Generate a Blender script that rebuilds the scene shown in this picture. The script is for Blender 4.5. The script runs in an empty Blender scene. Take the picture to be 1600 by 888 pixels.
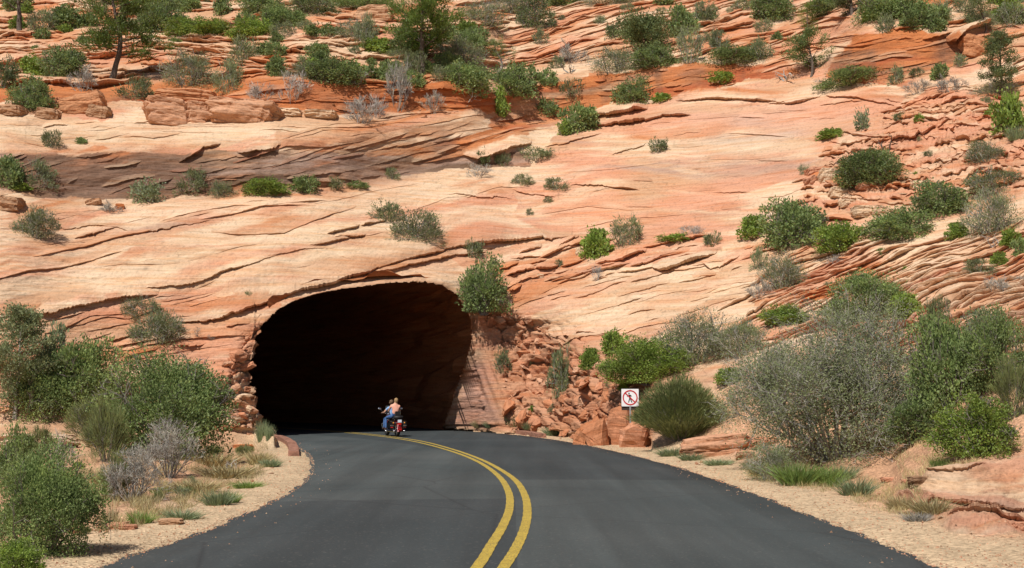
import bpy, math, random
import numpy as np
from mathutils import Vector, Matrix
D2R = math.radians
scene = bpy.context.scene
COL = scene.collection

# ------------------------------------------------------------ camera
FPX, CX, CY, CAMH = 1600.0, 800.0, 444.0, 1.55
PITCH = math.atan((622.0 - 444.0) / 1600.0)
cam_data = bpy.data.cameras.new("camera")
cam = bpy.data.objects.new("camera", cam_data)
COL.objects.link(cam)
cam_data.sensor_width = 36.0
cam_data.lens = 36.0 * FPX / 1600.0
cam_data.clip_start = 0.05
cam_data.clip_end = 3000.0
cam.location = (0, 0, CAMH)
cam.rotation_euler = (math.pi / 2 + PITCH, 0, 0)
scene.camera = cam

# ------------------------------------------------------------ light
TO_SUN = Vector((-0.48, -0.88, 0)).normalized()
SUN_EL = D2R(54)
sun_vec = Vector((TO_SUN.x * math.cos(SUN_EL), TO_SUN.y * math.cos(SUN_EL), math.sin(SUN_EL)))
world = bpy.data.worlds.new("World")
scene.world = world
world.use_nodes = True
wn = world.node_tree
for n in list(wn.nodes): wn.nodes.remove(n)
sky = wn.nodes.new('ShaderNodeTexSky'); sky.sky_type = 'NISHITA'; sky.sun_disc = False
sky.sun_elevation = SUN_EL
sky.sun_rotation = math.atan2(TO_SUN.x, TO_SUN.y)
sky.altitude = 1600; sky.air_density = 1.0; sky.dust_density = 0.6
bg = wn.nodes.new('ShaderNodeBackground'); bg.inputs['Strength'].default_value = 0.065
wo = wn.nodes.new('ShaderNodeOutputWorld')
wn.links.new(sky.outputs[0], bg.inputs[0]); wn.links.new(bg.outputs[0], wo.inputs[0])
sl = bpy.data.lights.new("sun", 'SUN'); sl.energy = 5.0; sl.angle = D2R(0.53); sl.color = (1.0, 0.955, 0.91)
so = bpy.data.objects.new("sun", sl); COL.objects.link(so)
so.rotation_euler = sun_vec.to_track_quat('Z', 'Y').to_euler()
so.location = (-40, -30, 60)
scene.view_settings.view_transform = 'Standard'
scene.view_settings.look = 'None'
scene.view_settings.exposure = 0.14
scene.view_settings.gamma = 1.0
scene.render.film_transparent = False
try:
    scene.cycles.max_bounces = 6; scene.cycles.diffuse_bounces = 3; scene.cycles.transparent_max_bounces = 4
except Exception: pass

# ------------------------------------------------------------ small maths
def hash2(ix, iy, seed):
    h = (ix.astype(np.int64) * 374761393 + iy.astype(np.int64) * 668265263 + seed * 1274126177) & 0xffffffff
    h = ((h ^ (h >> 13)) * 1103515245) & 0xffffffff
    h = ((h ^ (h >> 16)) * 2246822519) & 0xffffffff
    return (h ^ (h >> 15)) & 0xffffff
def rnd2(ix, iy, seed): return hash2(ix, iy, seed) / float(0xffffff)
_rp = np.random.RandomState(7)
PERM = _rp.permutation(1024).astype(np.int32); PERM = np.concatenate([PERM, PERM])
_ga = _rp.rand(2048) * 6.2831853; GRX = np.cos(_ga).astype(np.float32); GRY = np.sin(_ga).astype(np.float32)
def perlin(x, y, seed=0):
    x = np.asarray(x, np.float64); y = np.asarray(y, np.float64)
    if x.shape != y.shape: x, y = np.broadcast_arrays(x, y)
    ix = np.floor(x); iy = np.floor(y); fx = (x - ix).astype(np.float32); fy = (y - iy).astype(np.float32)
    ix = (ix.astype(np.int64) & 1023).astype(np.int32); iy = (iy.astype(np.int64) + seed * 37) & 1023
    iy1 = (iy + 1) & 1023
    p0 = PERM[ix] ; p1 = PERM[(ix + 1) & 1023]
    h00 = PERM[(p0 + iy)]; h01 = PERM[(p0 + iy1)]; h10 = PERM[(p1 + iy)]; h11 = PERM[(p1 + iy1)]
    so = (seed * 131) & 1023
    h00 = h00 + so; h01 = h01 + so; h10 = h10 + so; h11 = h11 + so
    a = GRX[h00] * fx + GRY[h00] * fy; b = GRX[h10] * (fx - 1) + GRY[h10] * fy
    c = GRX[h01] * fx + GRY[h01] * (fy - 1); d = GRX[h11] * (fx - 1) + GRY[h11] * (fy - 1)
    u = fx * fx * fx * (fx * (fx * 6 - 15) + 10); v = fy * fy * fy * (fy * (fy * 6 - 15) + 10)
    return ((a + (b - a) * u) * (1 - v) + (c + (d - c) * u) * v) * 1.5
def fbm(x, y, seed=0, octv=4, gain=0.5):
    s = 0; a = 1.0; t = 0
    for k in range(octv):
        s = s + a * perlin(x * 2 ** k, y * 2 ** k, seed + k * 17); t += a; a *= gain
    return s / t * 1.3
def sstep(a, b, x):
    t = np.clip((x - a) / (b - a), 0, 1); return t * t * (3 - 2 * t)
def cells(x, y, seed):
    """cellular pattern: id-random, distance to nearest, distance to the cell edge"""
    ix = np.floor(x); iy = np.floor(y)
    f1 = np.full(x.shape, 9.0); f2 = np.full(x.shape, 9.0); rid = np.zeros(x.shape)
    gx = np.zeros(x.shape); gy = np.zeros(x.shape)
    for dx in (-1, 0, 1):
        for dy in (-1, 0, 1):
            jx = ix + dx; jy = iy + dy
            ox = jx + rnd2(jx, jy, seed); oy = jy + rnd2(jx, jy, seed + 5)
            d = (ox - x) ** 2 + (oy - y) ** 2
            r = rnd2(jx, jy, seed + 9)
            near = d < f1
            f2 = np.where(near, f1, np.minimum(f2, d))
            rid = np.where(near, r, rid); gx = np.where(near, x - ox, gx); gy = np.where(near, y - oy, gy)
            f1 = np.where(near, d, f1)
    return rid, np.sqrt(f1), np.sqrt(f2) - np.sqrt(f1), gx, gy

cp, sp = math.cos(PITCH), math.sin(PITCH)
def q_of(py):
    v = (CY - py) / FPX
    return (sp + v * cp) / (cp - v * sp)
def dy_of(py):
    return cp - (CY - py) / FPX * sp
def gpt(px, py, z=0.0):
    """where a point of the photograph meets the level ground"""
    Y = (z - CAMH) / q_of(py)
    return (Y * (px - CX) / FPX / dy_of(py), Y)

# ------------------------------------------------------------ road edges (read off the photograph, then metres)
def crom(pts, n=12):
    P = np.array(pts, float); P = np.vstack([2 * P[0] - P[1], P, 2 * P[-1] - P[-2]]); out = []
    for i in range(1, len(P) - 2):
        for k in range(n):
            t = k / n
            out.append(0.5 * ((2 * P[i]) + (-P[i - 1] + P[i + 1]) * t + (2 * P[i - 1] - 5 * P[i] + 4 * P[i + 1] - P[i + 2]) * t * t
                              + (-P[i - 1] + 3 * P[i] - 3 * P[i + 1] + P[i + 2]) * t ** 3))
    out.append(P[-2]); return np.array(out)
LE_px = [(150, 888), (300, 838), (395, 798), (455, 768), (482, 745), (487, 728), (482, 712), (466, 700), (448, 690), (432, 683)]
RE_px = [(1470, 888), (1350, 838), (1250, 800), (1150, 761), (1050, 728), (950, 703), (870, 688), (800, 678.5), (740, 672), (692, 668)]
LE = [(-3.9, -60), (-3.9, -5), (-3.9, 4)] + [gpt(*p) for p in LE_px]
RE = [(3.9, -60), (3.9, -5), (3.9, 4)] + [gpt(*p, z) for p, z in zip(RE_px, (0, 0, 0, 0, 0, 0, 0, .02, .07, .12))]
def bore(s):
    """offset of the tunnel's axis after s metres inside: heading left and curving on"""
    a = D2R(25) + s * 0.009
    return (-math.sin(a) * s, math.cos(a) * s)
for s in (4, 10, 18, 28, 40, 55):
    LE.append((LE[12][0] + bore(s)[0] - .5, LE[12][1] + bore(s)[1]))
    RE.append((RE[12][0] + bore(s)[0] * .9, RE[12][1] + bore(s)[1]))
LEc = crom(LE); REc = crom(RE)

# ------------------------------------------------------------ helpers for meshes
def mesh_np(name, verts, faces, mats=(), smooth=False, colors=None, attr='rock'):
    """verts (n,3); faces (m,4) or (m,3) array"""
    me = bpy.data.meshes.new(name)
    verts = np.asarray(verts, np.float32); faces = np.asarray(faces, np.int32)
    k = faces.shape[1]
    me.vertices.add(len(verts)); me.vertices.foreach_set('co', verts.ravel())
    me.loops.add(faces.size); me.loops.foreach_set('vertex_index', faces.ravel())
    me.polygons.add(len(faces))
    me.polygons.foreach_set('loop_start', np.arange(0, faces.size, k, dtype=np.int32))
    me.polygons.foreach_set('loop_total', np.full(len(faces), k, np.int32))
    me.polygons.foreach_set('use_smooth', np.full(len(faces), bool(smooth)))
    for m in mats: me.materials.append(m)
    me.update(calc_edges=True)
    if colors is not None:
        ca = me.attributes.new(attr, 'FLOAT_COLOR', 'POINT')
        c4 = np.ones((len(verts), 4), np.float32); c4[:, :colors.shape[1]] = colors
        ca.data.foreach_set('color', c4.ravel())
    return me
def link(name, me, parent=None, loc=None, **props):
    o = bpy.data.objects.new(name, me); COL.objects.link(o)
    if parent is not None: o.parent = parent
    if loc is not None: o.location = loc
    for k, v in props.items():
        if v is not None: o[k] = v
    return o
def thing(name, label, category, loc=(0, 0, 0), group=None, rz=0):
    o = link(name, None, None, loc, label=label, category=category, group=group)
    o.rotation_euler = (0, 0, rz); o.empty_display_size = 0.3
    return o

# ------------------------------------------------------------ materials
def new_mat(name):
    m = bpy.data.materials.new(name); m.use_nodes = True
    nt = m.node_tree
    for n in list(nt.nodes): nt.nodes.remove(n)
    o = nt.nodes.new('ShaderNodeOutputMaterial'); b = nt.nodes.new('ShaderNodeBsdfPrincipled')
    nt.links.new(b.outputs[0], o.inputs[0])
    b.inputs['Specular IOR Level'].default_value = 0.25
    return m, nt, b, o
def N(nt, t, **kw):
    n = nt.nodes.new(t)
    for k, v in kw.items():
        if k in n.inputs: n.inputs[k].default_value = v
        else: setattr(n, k, v)
    return n
def mixc(nt, fac, a, b, mode='MIX'):
    m = nt.nodes.new('ShaderNodeMix'); m.data_type = 'RGBA'; m.blend_type = mode
    for sock, v in ((0, fac), (6, a), (7, b)):
        if hasattr(v, 'is_output'): nt.links.new(v, m.inputs[sock])
        elif isinstance(v, (int, float)): m.inputs[sock].default_value = v
        else: m.inputs[sock].default_value = (*v, 1)
    return m.outputs[2]
def ramp(nt, src, stops):
    r = nt.nodes.new('ShaderNodeValToRGB')
    e = r.color_ramp.elements
    while len(e) < len(stops): e.new(0.5)
    for i, (p, c) in enumerate(stops):
        e[i].position = p; e[i].color = (c, c, c, 1) if isinstance(c, (int, float)) else (*c, 1)
    nt.links.new(src, r.inputs[0]); return r.outputs[0]
def plain(name, col, rough=0.6, metal=0.0, var=0.12, scale=8.0, spec=None):
    m, nt, b, o = new_mat(name)
    tc = N(nt, 'ShaderNodeTexCoord'); no = N(nt, 'ShaderNodeTexNoise', Scale=scale, Detail=4.0)
    nt.links.new(tc.outputs['Object'], no.inputs['Vector'])
    f = ramp(nt, no.outputs[0], [(0.3, 1 - var), (0.7, 1 + var)])
    nt.links.new(mixc(nt, 1.0, col, f, 'MULTIPLY'), b.inputs['Base Color'])
    b.inputs['Roughness'].default_value = rough; b.inputs['Metallic'].default_value = metal
    if spec is not None: b.inputs['Specular IOR Level'].default_value = spec
    return m
def rock_material(name, streak=True):
    m, nt, b, o = new_mat(name)
    at = N(nt, 'ShaderNodeAttribute'); at.attribute_name = 'rock'
    tc = N(nt, 'ShaderNodeTexCoord')
    mp = N(nt, 'ShaderNodeMapping'); mp.inputs['Rotation'].default_value = (0, D2R(-9), 0); mp.inputs['Scale'].default_value = (0.45, 0.45, 7.0)
    nt.links.new(tc.outputs['Object'], mp.inputs[0])
    n1 = N(nt, 'ShaderNodeTexNoise', Scale=1.6, Detail=8.0, Roughness=0.65)
    nt.links.new(mp.outputs[0], n1.inputs['Vector'])
    n2 = N(nt, 'ShaderNodeTexNoise', Scale=9.0, Detail=6.0, Roughness=0.7)
    nt.links.new(tc.outputs['Object'], n2.inputs['Vector'])
    f1 = ramp(nt, n1.outputs[0], [(0.35, 0.78), (0.42, 0.95), (0.52, 1.0), (0.66, 1.08)])
    n4 = N(nt, 'ShaderNodeTexNoise', Scale=0.9, Detail=7.0, Roughness=0.6); nt.links.new(mp.outputs[0], n4.inputs['Vector'])
    f4 = ramp(nt, n4.outputs[0], [(0.35, (.95, .82, .71)), (0.5, (1.0, 1.0, 1.0)), (0.62, (1.03, 1.06, 1.10))])
    f2 = ramp(nt, n2.outputs[0], [(0.32, 0.74), (0.46, 0.98), (0.54, 1.0), (0.70, 1.14)])
    c = mixc(nt, 1.0, at.outputs['Color'], f1, 'MULTIPLY')
    c = mixc(nt, 1.0, c, f2, 'MULTIPLY')
    c = mixc(nt, 1.0, c, f4, 'MULTIPLY')
    nt.links.new(c, b.inputs['Base Color'])
    b.inputs['Roughness'].default_value = 0.9; b.inputs['Specular IOR Level'].default_value = 0.1
    bm = N(nt, 'ShaderNodeBump', Strength=0.8, Distance=0.11)
    n3 = N(nt, 'ShaderNodeTexNoise', Scale=2.6, Detail=10.0, Roughness=0.75)
    nt.links.new(mp.outputs[0], n3.inputs['Vector'])
    nt.links.new(n3.outputs[0], bm.inputs['Height']); nt.links.new(bm.outputs[0], b.inputs['Normal'])
    return m
M_ROCK = rock_material('sandstone')
# ------------------------------------------------------------ the land: one surface, sampled finely where it is in view
def spaced(segs):
    out = []
    for a, b, st in segs:
        n = max(1, int(round(abs(b - a) / st))); out.extend(np.linspace(a, b, n, endpoint=False))
    out.append(segs[-1][1]); return np.array(out)
XS = spaced([(-900, -60, 20), (-60, 1660, 1.75), (1660, 2500, 20)])
YS = spaced([(1500, 960, 22), (960, 700, 1.9), (700, -30, 1.22), (-30, -420, 13)])     # from the feet upwards
NX, NY = len(XS), len(YS)
GX, GY = np.meshgrid(XS, YS)            # rows follow YS

MS = 3.0                                 # cell of the coarse painting maps
MX0, MY0 = -900, -420
MW, MH = int(3400 / MS) + 1, int(1920 / MS) + 1
mgx, mgy = np.meshgrid(MX0 + np.arange(MW) * MS, MY0 + np.arange(MH) * MS)
def inpoly(x, y, poly):
    r = np.zeros(x.shape, bool); n = len(poly)
    for i in range(n):
        x0, y0 = poly[i]; x1, y1 = poly[(i + 1) % n]
        if y0 == y1: continue
        c = ((y0 > y) != (y1 > y)) & (x < (x1 - x0) * (y - y0) / (y1 - y0) + x0)
        r ^= c
    return r
def blur(a, r):
    r = max(1, int(round(r / MS)))
    k = np.ones(2 * r + 1) / (2 * r + 1)
    for _ in range(2):
        p = np.pad(a, ((r, r), (0, 0)), 'edge'); cs = np.cumsum(np.vstack([np.zeros((1, p.shape[1])), p]), 0)
        a = (cs[2 * r + 1:] - cs[:-2 * r - 1]) / (2 * r + 1)
        p = np.pad(a, ((0, 0), (r, r)), 'edge'); cs = np.cumsum(np.hstack([np.zeros((p.shape[0], 1)), p]), 1)
        a = (cs[:, 2 * r + 1:] - cs[:, :-2 * r - 1]) / (2 * r + 1)
    return a
def samp(m, x, y):
    fx = np.clip((x - MX0) / MS, 0, MW - 1.001); fy = np.clip((y - MY0) / MS, 0, MH - 1.001)
    ix = fx.astype(int); iy = fy.astype(int); u = fx - ix; v = fy - iy
    return (m[iy, ix] * (1 - u) + m[iy, ix + 1] * u) * (1 - v) + (m[iy + 1, ix] * (1 - u) + m[iy + 1, ix + 1] * u) * v
def pmask(poly, feather): return blur(inpoly(mgx, mgy, poly).astype(float), feather)

# foot of the rock (in the photograph's coordinates) and slope angle of the ground
foot_x = [-900, -60, 60, 150, 260, 340, 395, 432, 692, 800, 870, 960, 1040, 1100, 1160, 1250, 1400, 1500, 1600, 1700, 2500]
foot_y = [690, 672, 662, 660, 664, 672, 680, 683, 668, 677, 680, 690, 690, 660, 640, 600, 560, 560, 560, 560, 560]
def foot(x): return np.interp(x, foot_x, foot_y)
theta = np.full(mgx.shape, 37.0)
F = foot(mgx)
theta = np.where(mgy > F, 0.0, theta)
def tpaint(poly, deg, feather):
    global theta
    k = pmask(poly, feather); theta = theta * (1 - k) + deg * k
# banks beside the road
tpaint([(-900, 760), (-60, 760), (200, 745), (330, 730), (380, 700), (395, 684), (340, 672), (150, 660), (-60, 672), (-900, 690)], 3.2, 8)
tpaint([(1010, 700), (1100, 715), (1200, 735), (1330, 752), (1420, 768), (1600, 800), (2500, 860), (2500, 700), (1600, 690), (1400, 690), (1180, 690), (1040, 690)], 5.5, 10)
tpaint([(1040, 692), (1180, 692), (1400, 692), (2500, 700), (2500, 560), (1600, 560), (1400, 560), (1250, 590), (1160, 610), (1080, 640), (1030, 660)], 17, 12)
tpaint([(1080, 640), (1250, 590), (1400, 560), (2500, 560), (2500, 470), (1600, 470), (1420, 470), (1250, 500), (1160, 500), (1060, 560), (940, 560), (960, 590)], 27, 12)
# outcrop of pale rock at lower right
tpaint([(1400, 775), (1480, 740), (1600, 700), (2500, 560), (2500, 780), (1600, 800), (1500, 800)], 24, 5)
# steep flank beside the mouth, left jamb
tpaint([(700, 690), (740, 500), (780, 470), (830, 510), (880, 560), (1000, 600), (1040, 610), (1020, 690), (940, 690)], 62, 8)
tpaint([(330, 680), (345, 600), (380, 540), (410, 500), (450, 500), (450, 690)], 70, 6)
# walls and benches higher up
tpaint([(-200, 236), (0, 236), (250, 240), (330, 232), (450, 228), (560, 210), (680, 188), (770, 190), (790, 212), (728, 236), (830, 240), (820, 262), (640, 275), (560, 292), (430, 300), (240, 310), (0, 300), (-200, 300)], 74, 3)
tpaint([(-200, 300), (240, 306), (430, 298), (560, 288), (640, 270), (840, 255), (840, 262), (640, 281), (560, 298), (430, 306), (240, 314), (-200, 312)], 19, 2)
tpaint([(-200, 170), (0, 182), (230, 195), (430, 190), (700, 168), (760, 168), (700, 182), (560, 196), (430, 208), (330, 222), (-200, 222)], 33, 4)
tpaint([(380, 135), (500, 128), (690, 132), (800, 150), (800, 185), (690, 172), (560, 178), (440, 172), (380, 160)], 76, 3)
tpaint([(800, 146), (900, 126), (1010, 108), (1090, 102), (1230, 105), (1255, 116), (1130, 132), (1080, 152), (1000, 156), (900, 168), (800, 190)], 72, 3)
tpaint([(1305, 95), (1340, 60), (1400, 47), (1500, 52), (1560, 70), (1500, 100), (1440, 126), (1350, 132), (1290, 120)], 76, 3)
tpaint([(1250, 482), (1300, 440), (1368, 402), (1388, 410), (1335, 442), (1300, 474)], 68, 2)
tpaint([(-200, 92), (0, 92), (130, 100), (400, 118), (640, 122), (800, 112), (1000, 92), (1090, 88), (1090, 98), (1000, 104), (800, 126), (640, 130), (400, 128), (-200, 130)], 24, 3)
tpaint([(-900, -420), (2500, -420), (2500, 18), (1200, 30), (800, 40), (-900, 60)], 31, 10)
theta = blur(theta, 3)
theta = np.where((mgy > F) & (mgx > 430) & (mgx < 1020), 0.0, theta)

Q = q_of(YS); DYR = dy_of(YS)
TH = samp(theta, GX, GY)
TT = np.tan(np.radians(TH))
Yb = np.zeros((NY, NX)); Yb[0] = CAMH / -Q[0]
rim_px = [(432, 684), (412, 668), (401, 640), (397, 600), (398, 560), (402, 530), (412, 505), (432, 485), (460, 468), (500, 456), (545, 449), (600, 443),
          (650, 441), (690, 446), (712, 460), (728, 480), (737, 505), (737, 530), (728, 568), (713, 606), (703, 638), (692, 668)]
rim_top = np.interp(XS, [397, 398, 402, 412, 432, 460, 500, 545, 600, 650, 690, 712, 728, 737], [600, 560, 530, 505, 485, 468, 456, 449, 443, 441, 446, 460, 480, 520])
plane = np.interp(XS, [380, 400, 740, 860], [40.6, 41.0, 47.0, 47.6])
inmouth = (XS > 397) & (XS < 737.5)
footx = foot(XS); Yfoot = CAMH / -q_of(footx)
for k in range(1, NY):
    den = np.maximum(TT[k] - Q[k], np.where(YS[k] < foot(XS), 0.075, 0.0001))
    y = Yb[k - 1] * np.exp(np.clip((Q[k] - Q[k - 1]) / den, 0, 0.05))
    # across the mouth the surface is the portal's own plane until the crown of the arch
    y = np.where(inmouth & (YS[k] < footx) & (YS[k] > rim_top), np.where((XS > 690) & (YS[k] > np.interp(XS, [692, 703, 713, 728, 737], [668, 638, 606, 568, 530])), y, plane), y)
    y = np.where(inmouth & (YS[k] <= rim_top) & (YS[k - 1] > rim_top), plane, y)
    # right flank leans out from the road's edge to the springing of the arch
    ye = np.interp(XS, [692, 703, 713, 728, 737.5, 760], [667, 638, 606, 568, 530, 500]); Ye = np.interp(XS, [692, 703, 713, 728, 737.5, 870], [49.6, 49.0, 48.5, 47.7, 47.1, 47.8])
    fl = (XS > 691) & (XS < 870) & (YS[k] < footx) & (YS[k] >= ye - 2)
    t = np.clip((footx - YS[k]) / np.maximum(footx - ye, 1), 0, 1)
    Yft = Yfoot + (np.interp(XS, [692, 738, 793], [49.9, 47.9, 44.8]) - Yfoot) * sstep(830, 790, XS)
    yl = Yft + (Ye - Yft) * (t * t * (3 - 2 * t))
    w = sstep(870, 800, XS)
    y = np.where(fl, y * (1 - w) + yl * w, y)
    Yb[k] = y
# bring neighbouring columns to one continuous face: known distances at the foot and at the height of the arch's crown
T430 = np.interp(XS, [-900, 0, 100, 200, 300, 400, 500, 600, 700, 800, 900, 1000, 1100, 1200, 1300, 1400, 1500, 1600, 1700, 2500],
                 [36, 40.5, 42, 43, 43.3, 43.4, 44.2, 45.6, 47.3, 48.6, 48.2, 46.8, 45.2, 43.2, 41.2, 39, 37, 35.2, 34, 28])
kf = np.argmin(np.abs(YS[:, None] - footx[None]), 0); k4 = int(np.argmin(abs(YS - 430))); cols = np.arange(NX)
Yf = Yb[kf, cols]; Tf = np.where(XS < 400, np.interp(XS, [-900, 0, 300, 400], [34, 37, 39.5, 40.5]), Yf)
lf = np.log(Tf / Yf); l4 = np.log(T430 / Yb[k4])
ytop = np.where((XS > 397) & (XS < 737.5), np.minimum(rim_top, footx), footx)
ytop = np.where(XS >= 737.5, np.interp(XS, [737.5, 760, 800, 900], [518, 500, 500, 680]), ytop)
ytop = np.minimum(ytop, footx)
lf = np.where((XS > 397) & (XS < 737.5), 0, lf)
WR = np.zeros((NY, NX))
for k in range(NY):
    y = YS[k]
    a = np.clip((770 - y) / np.maximum(770 - ytop, 1), 0, 1) * lf
    a = np.where((XS > 397) & (XS < 737.5), 0, a)
    t = np.clip((ytop - y) / np.maximum(ytop - 430, 1), 0, 1)
    WR[k] = np.where(y > ytop, a, lf + (l4 - lf) * t)
Yb = Yb * np.exp(WR)
# soften seams between columns outside the mouth
lg = np.log(Yb)
hole = inpoly(GX, GY, rim_px + [(692, 669), (560, 678), (432, 685)])
sm = lg.copy()
for r, band in ((9, 1),) * 3:
    p = np.pad(sm, ((0, 0), (r, r)), 'edge'); cs = np.cumsum(np.hstack([np.zeros((NY, 1)), p]), 1)
    sm = (cs[:, 2 * r + 1:] - cs[:, :-2 * r - 1]) / (2 * r + 1)
wgt = sstep(foot(GX) + 2, foot(GX) - 8, GY) * np.where((GX > 395) & (GX < 745) & (GY > 430), 0, 1)
Yb = np.exp(lg * (1 - wgt) + sm * wgt)
Yb = np.minimum(Yb, 420.0)
BX = Yb * (GX - CX) / FPX / DYR[:, None]; BZ = CAMH + Yb * Q[:, None]
P0 = np.stack([BX, Yb, BZ], -1)
# broad normals of that surface
def normals(P):
    du = np.gradient(P, axis=1); dv = np.gradient(P, axis=0)
    n = np.cross(du, dv); n /= np.maximum(np.linalg.norm(n, axis=-1, keepdims=True), 1e-9); return n
def rowblur(a, r, axis):
    pad = [(0, 0)] * a.ndim; pad[axis] = (r, r)
    p = np.pad(a, pad, 'edge'); cs = np.cumsum(p, axis); z = np.zeros_like(np.take(cs, [0], axis))
    cs = np.concatenate([z, cs], axis)
    n = a.shape[axis]
    return (np.take(cs, range(2 * r + 1, 2 * r + 1 + n), axis) - np.take(cs, range(0, n), axis)) / (2 * r + 1)
NRM = normals(P0)
NRM = rowblur(rowblur(NRM, 5, 0), 5, 1)
# a downslope lean keeps the risers of the ledges undercut
NRM[..., 2] *= 0.66
NRM /= np.linalg.norm(NRM, axis=-1, keepdims=True)

# ------------------------------------------------------------ bedding: sets of cross-beds, each with its own dip, thickness and colour
CREAM = np.array((0.67, 0.475, 0.305)); TAN = np.array((0.53, 0.31, 0.175)); PINK = np.array((0.58, 0.285, 0.168))
ORANGE = np.array((0.49, 0.175, 0.062)); RED = np.array((0.40, 0.11, 0.045)); VARN = np.array((0.17, 0.105, 0.065)); GREYP = np.array((0.40, 0.27, 0.20))
PAL = np.stack([CREAM, TAN, PINK, ORANGE, RED, VARN, GREYP])
#       polygon, dip (dy/dx), spacing px, ledge metres, how many survive, colour weights (7), blockiness
ALL = [(-900, -420), (2500, -420), (2500, 1500), (-900, 1500)]
REG = [
 (ALL, -0.16, 15, 0.07, 0.10, (3, 2, 2.2, .5, .1, 0, .2), 0.3),
 # upper left ledges
 ([(-900, -420), (820, -420), (820, 60), (760, 120), (640, 128), (400, 128), (-200, 140), (-900, 140)], -0.02, 7.5, 0.26, 0.52, (2.0, 2, 2, 1.3, .5, 0, .3), 1.0),
 # upper middle slanting ledges
 ([(780, -420), (1320, -420), (1320, 45), (1240, 100), (1080, 92), (930, 100), (820, 120), (780, 90)], -0.22, 6.5, 0.20, 0.55, (2.2, 2, 2.2, 1.4, .3, 0, .3), .9),
 ([(1190, -420), (2500, -420), (2500, 160), (1600, 160), (1500, 140), (1420, 135), (1250, 125), (1200, 100)], -0.17, 7, 0.20, 0.45, (1.6, 2, 2.2, 1.8, .4, 0, .2), .8),
 # pale rounded band, left
 ([(-900, 168), (0, 178), (230, 190), (430, 180), (560, 182), (700, 168), (770, 165), (720, 180), (560, 200), (450, 210), (330, 228), (0, 232), (-900, 232)], -0.02, 16, 0.05, 0.2, (4, 2, .6, .3, 0, .1, .6), .2),
 # streaky cross-bedded wall in the middle
 ([(430, 212), (560, 190), (700, 168), (800, 170), (870, 185), (820, 215), (735, 235), (690, 258), (560, 262), (430, 255)], -0.20, 8, 0.10, 0.35, (1.2, 3, .5, 2.2, .2, .9, .5), .3),
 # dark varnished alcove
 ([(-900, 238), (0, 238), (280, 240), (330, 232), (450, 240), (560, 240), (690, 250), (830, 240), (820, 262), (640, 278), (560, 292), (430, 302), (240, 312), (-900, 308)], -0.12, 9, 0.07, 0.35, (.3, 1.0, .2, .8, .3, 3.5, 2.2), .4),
 # orange walls
 ([(-60, 130), (380, 128), (500, 126), (690, 128), (800, 148), (800, 172), (690, 170), (560, 178), (440, 172), (380, 160), (-60, 165)], -0.03, 10, 0.07, 0.3, (.1, .4, .3, 3, 2.2, .9, .2), .3),
 ([(800, 144), (900, 124), (1010, 106), (1090, 100), (1230, 105), (1255, 118), (1130, 132), (1080, 152), (1000, 156), (900, 168), (870, 190), (800, 215), (760, 200)], -0.13, 11, 0.05, 0.25, (.3, .8, .8, 3, 1.2, .5, .3), .3),
 ([(1305, 95), (1340, 58), (1400, 45), (1500, 50), (1560, 70), (1500, 100), (1440, 126), (1350, 132), (1290, 122)], -0.16, 6, 0.06, 0.3, (.2, 1.0, .5, 3, .8, .6, .2), .2),
 # big smooth shield, right of middle
 ([(830, 262), (880, 205), (1000, 165), (1100, 140), (1250, 128), (1420, 140), (1380, 200), (1290, 240), (1250, 330), (1170, 380), (1000, 400), (860, 380), (800, 330)], -0.04, 20, 0.035, 0.15, (1.6, 1.6, 2.8, .8, .2, 0, 1.2), .2),
 # left apron
 ([(-900, 300), (240, 308), (430, 300), (640, 270), (830, 262), (800, 330), (860, 385), (640, 420), (440, 470), (400, 540), (330, 640), (-900, 660)], -0.16, 17, 0.09, 0.22, (3.4, 2, 2.0, .7, .1, .05, .3), .4),
 ([(-900, 470), (0, 490), (120, 470), (400, 440), (440, 470), (400, 540), (330, 640), (-900, 660)], -0.14, 17, 0.10, 0.3, (1.5, 1.8, 2.8, 1.0, .3, .05, .5), .4),
 # broken slabs above right of mouth
 ([(700, 400), (860, 375), (1000, 392), (1170, 372), (1200, 400), (1180, 470), (1000, 500), (840, 470), (780, 440)], -0.24, 13, 0.24, 0.35, (1.8, 2, 2.4, 1.0, .3, 0, .2), .9),
 ([(790, 450), (900, 430), (1180, 390), (1230, 460), (1190, 500), (1050, 520), (950, 545), (880, 540), (800, 500)], -0.27, 16, 0.08, 0.2, (3, 2, 2, .6, .1, 0, .3), .3),
 # blocky ledges, upper right
 ([(1290, 235), (1400, 165), (1470, 135), (2500, 140), (2500, 300), (1600, 300), (1500, 290), (1300, 340), (1240, 330)], -0.10, 9, 0.22, 0.55, (1.8, 2, 2.6, 1.4, .3, 0, .2), 1.2),
 # slanting thin beds, right
 ([(1190, 400), (1260, 370), (1400, 375), (2500, 300), (2500, 560), (1400, 560), (1250, 520), (1180, 480)], -0.36, 7.5, 0.24, 0.62, (2.4, 2.2, 2.2, 1.0, .2, 0, .2), .7),
 ([(1248, 484), (1300, 440), (1368, 402), (1388, 408), (1335, 442), (1300, 476)], -0.60, 9, 0.04, 0.3, (.2, 1, .5, 3, .5, 0, 0), .1),
 # pale outcrop at lower right
 ([(1395, 780), (1480, 740), (1600, 700), (2500, 560), (2500, 800), (1600, 840), (1480, 835), (1450, 810)], -0.14, 20, 0.10, 0.35, (2.0, 2, 2.6, .5, 0, 0, .6), .5),
]
wpx = GX + 14 * fbm(GX / 50, GY / 24, 3, 3); wpy = GY + 7 * fbm(GX / 46, GY / 20, 7, 3)
disp = np.zeros((NY, NX)); colw = np.zeros((NY, NX, 7)); owned = np.zeros((NY, NX))
cliffy = (GY < foot(GX) + 3)
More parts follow.
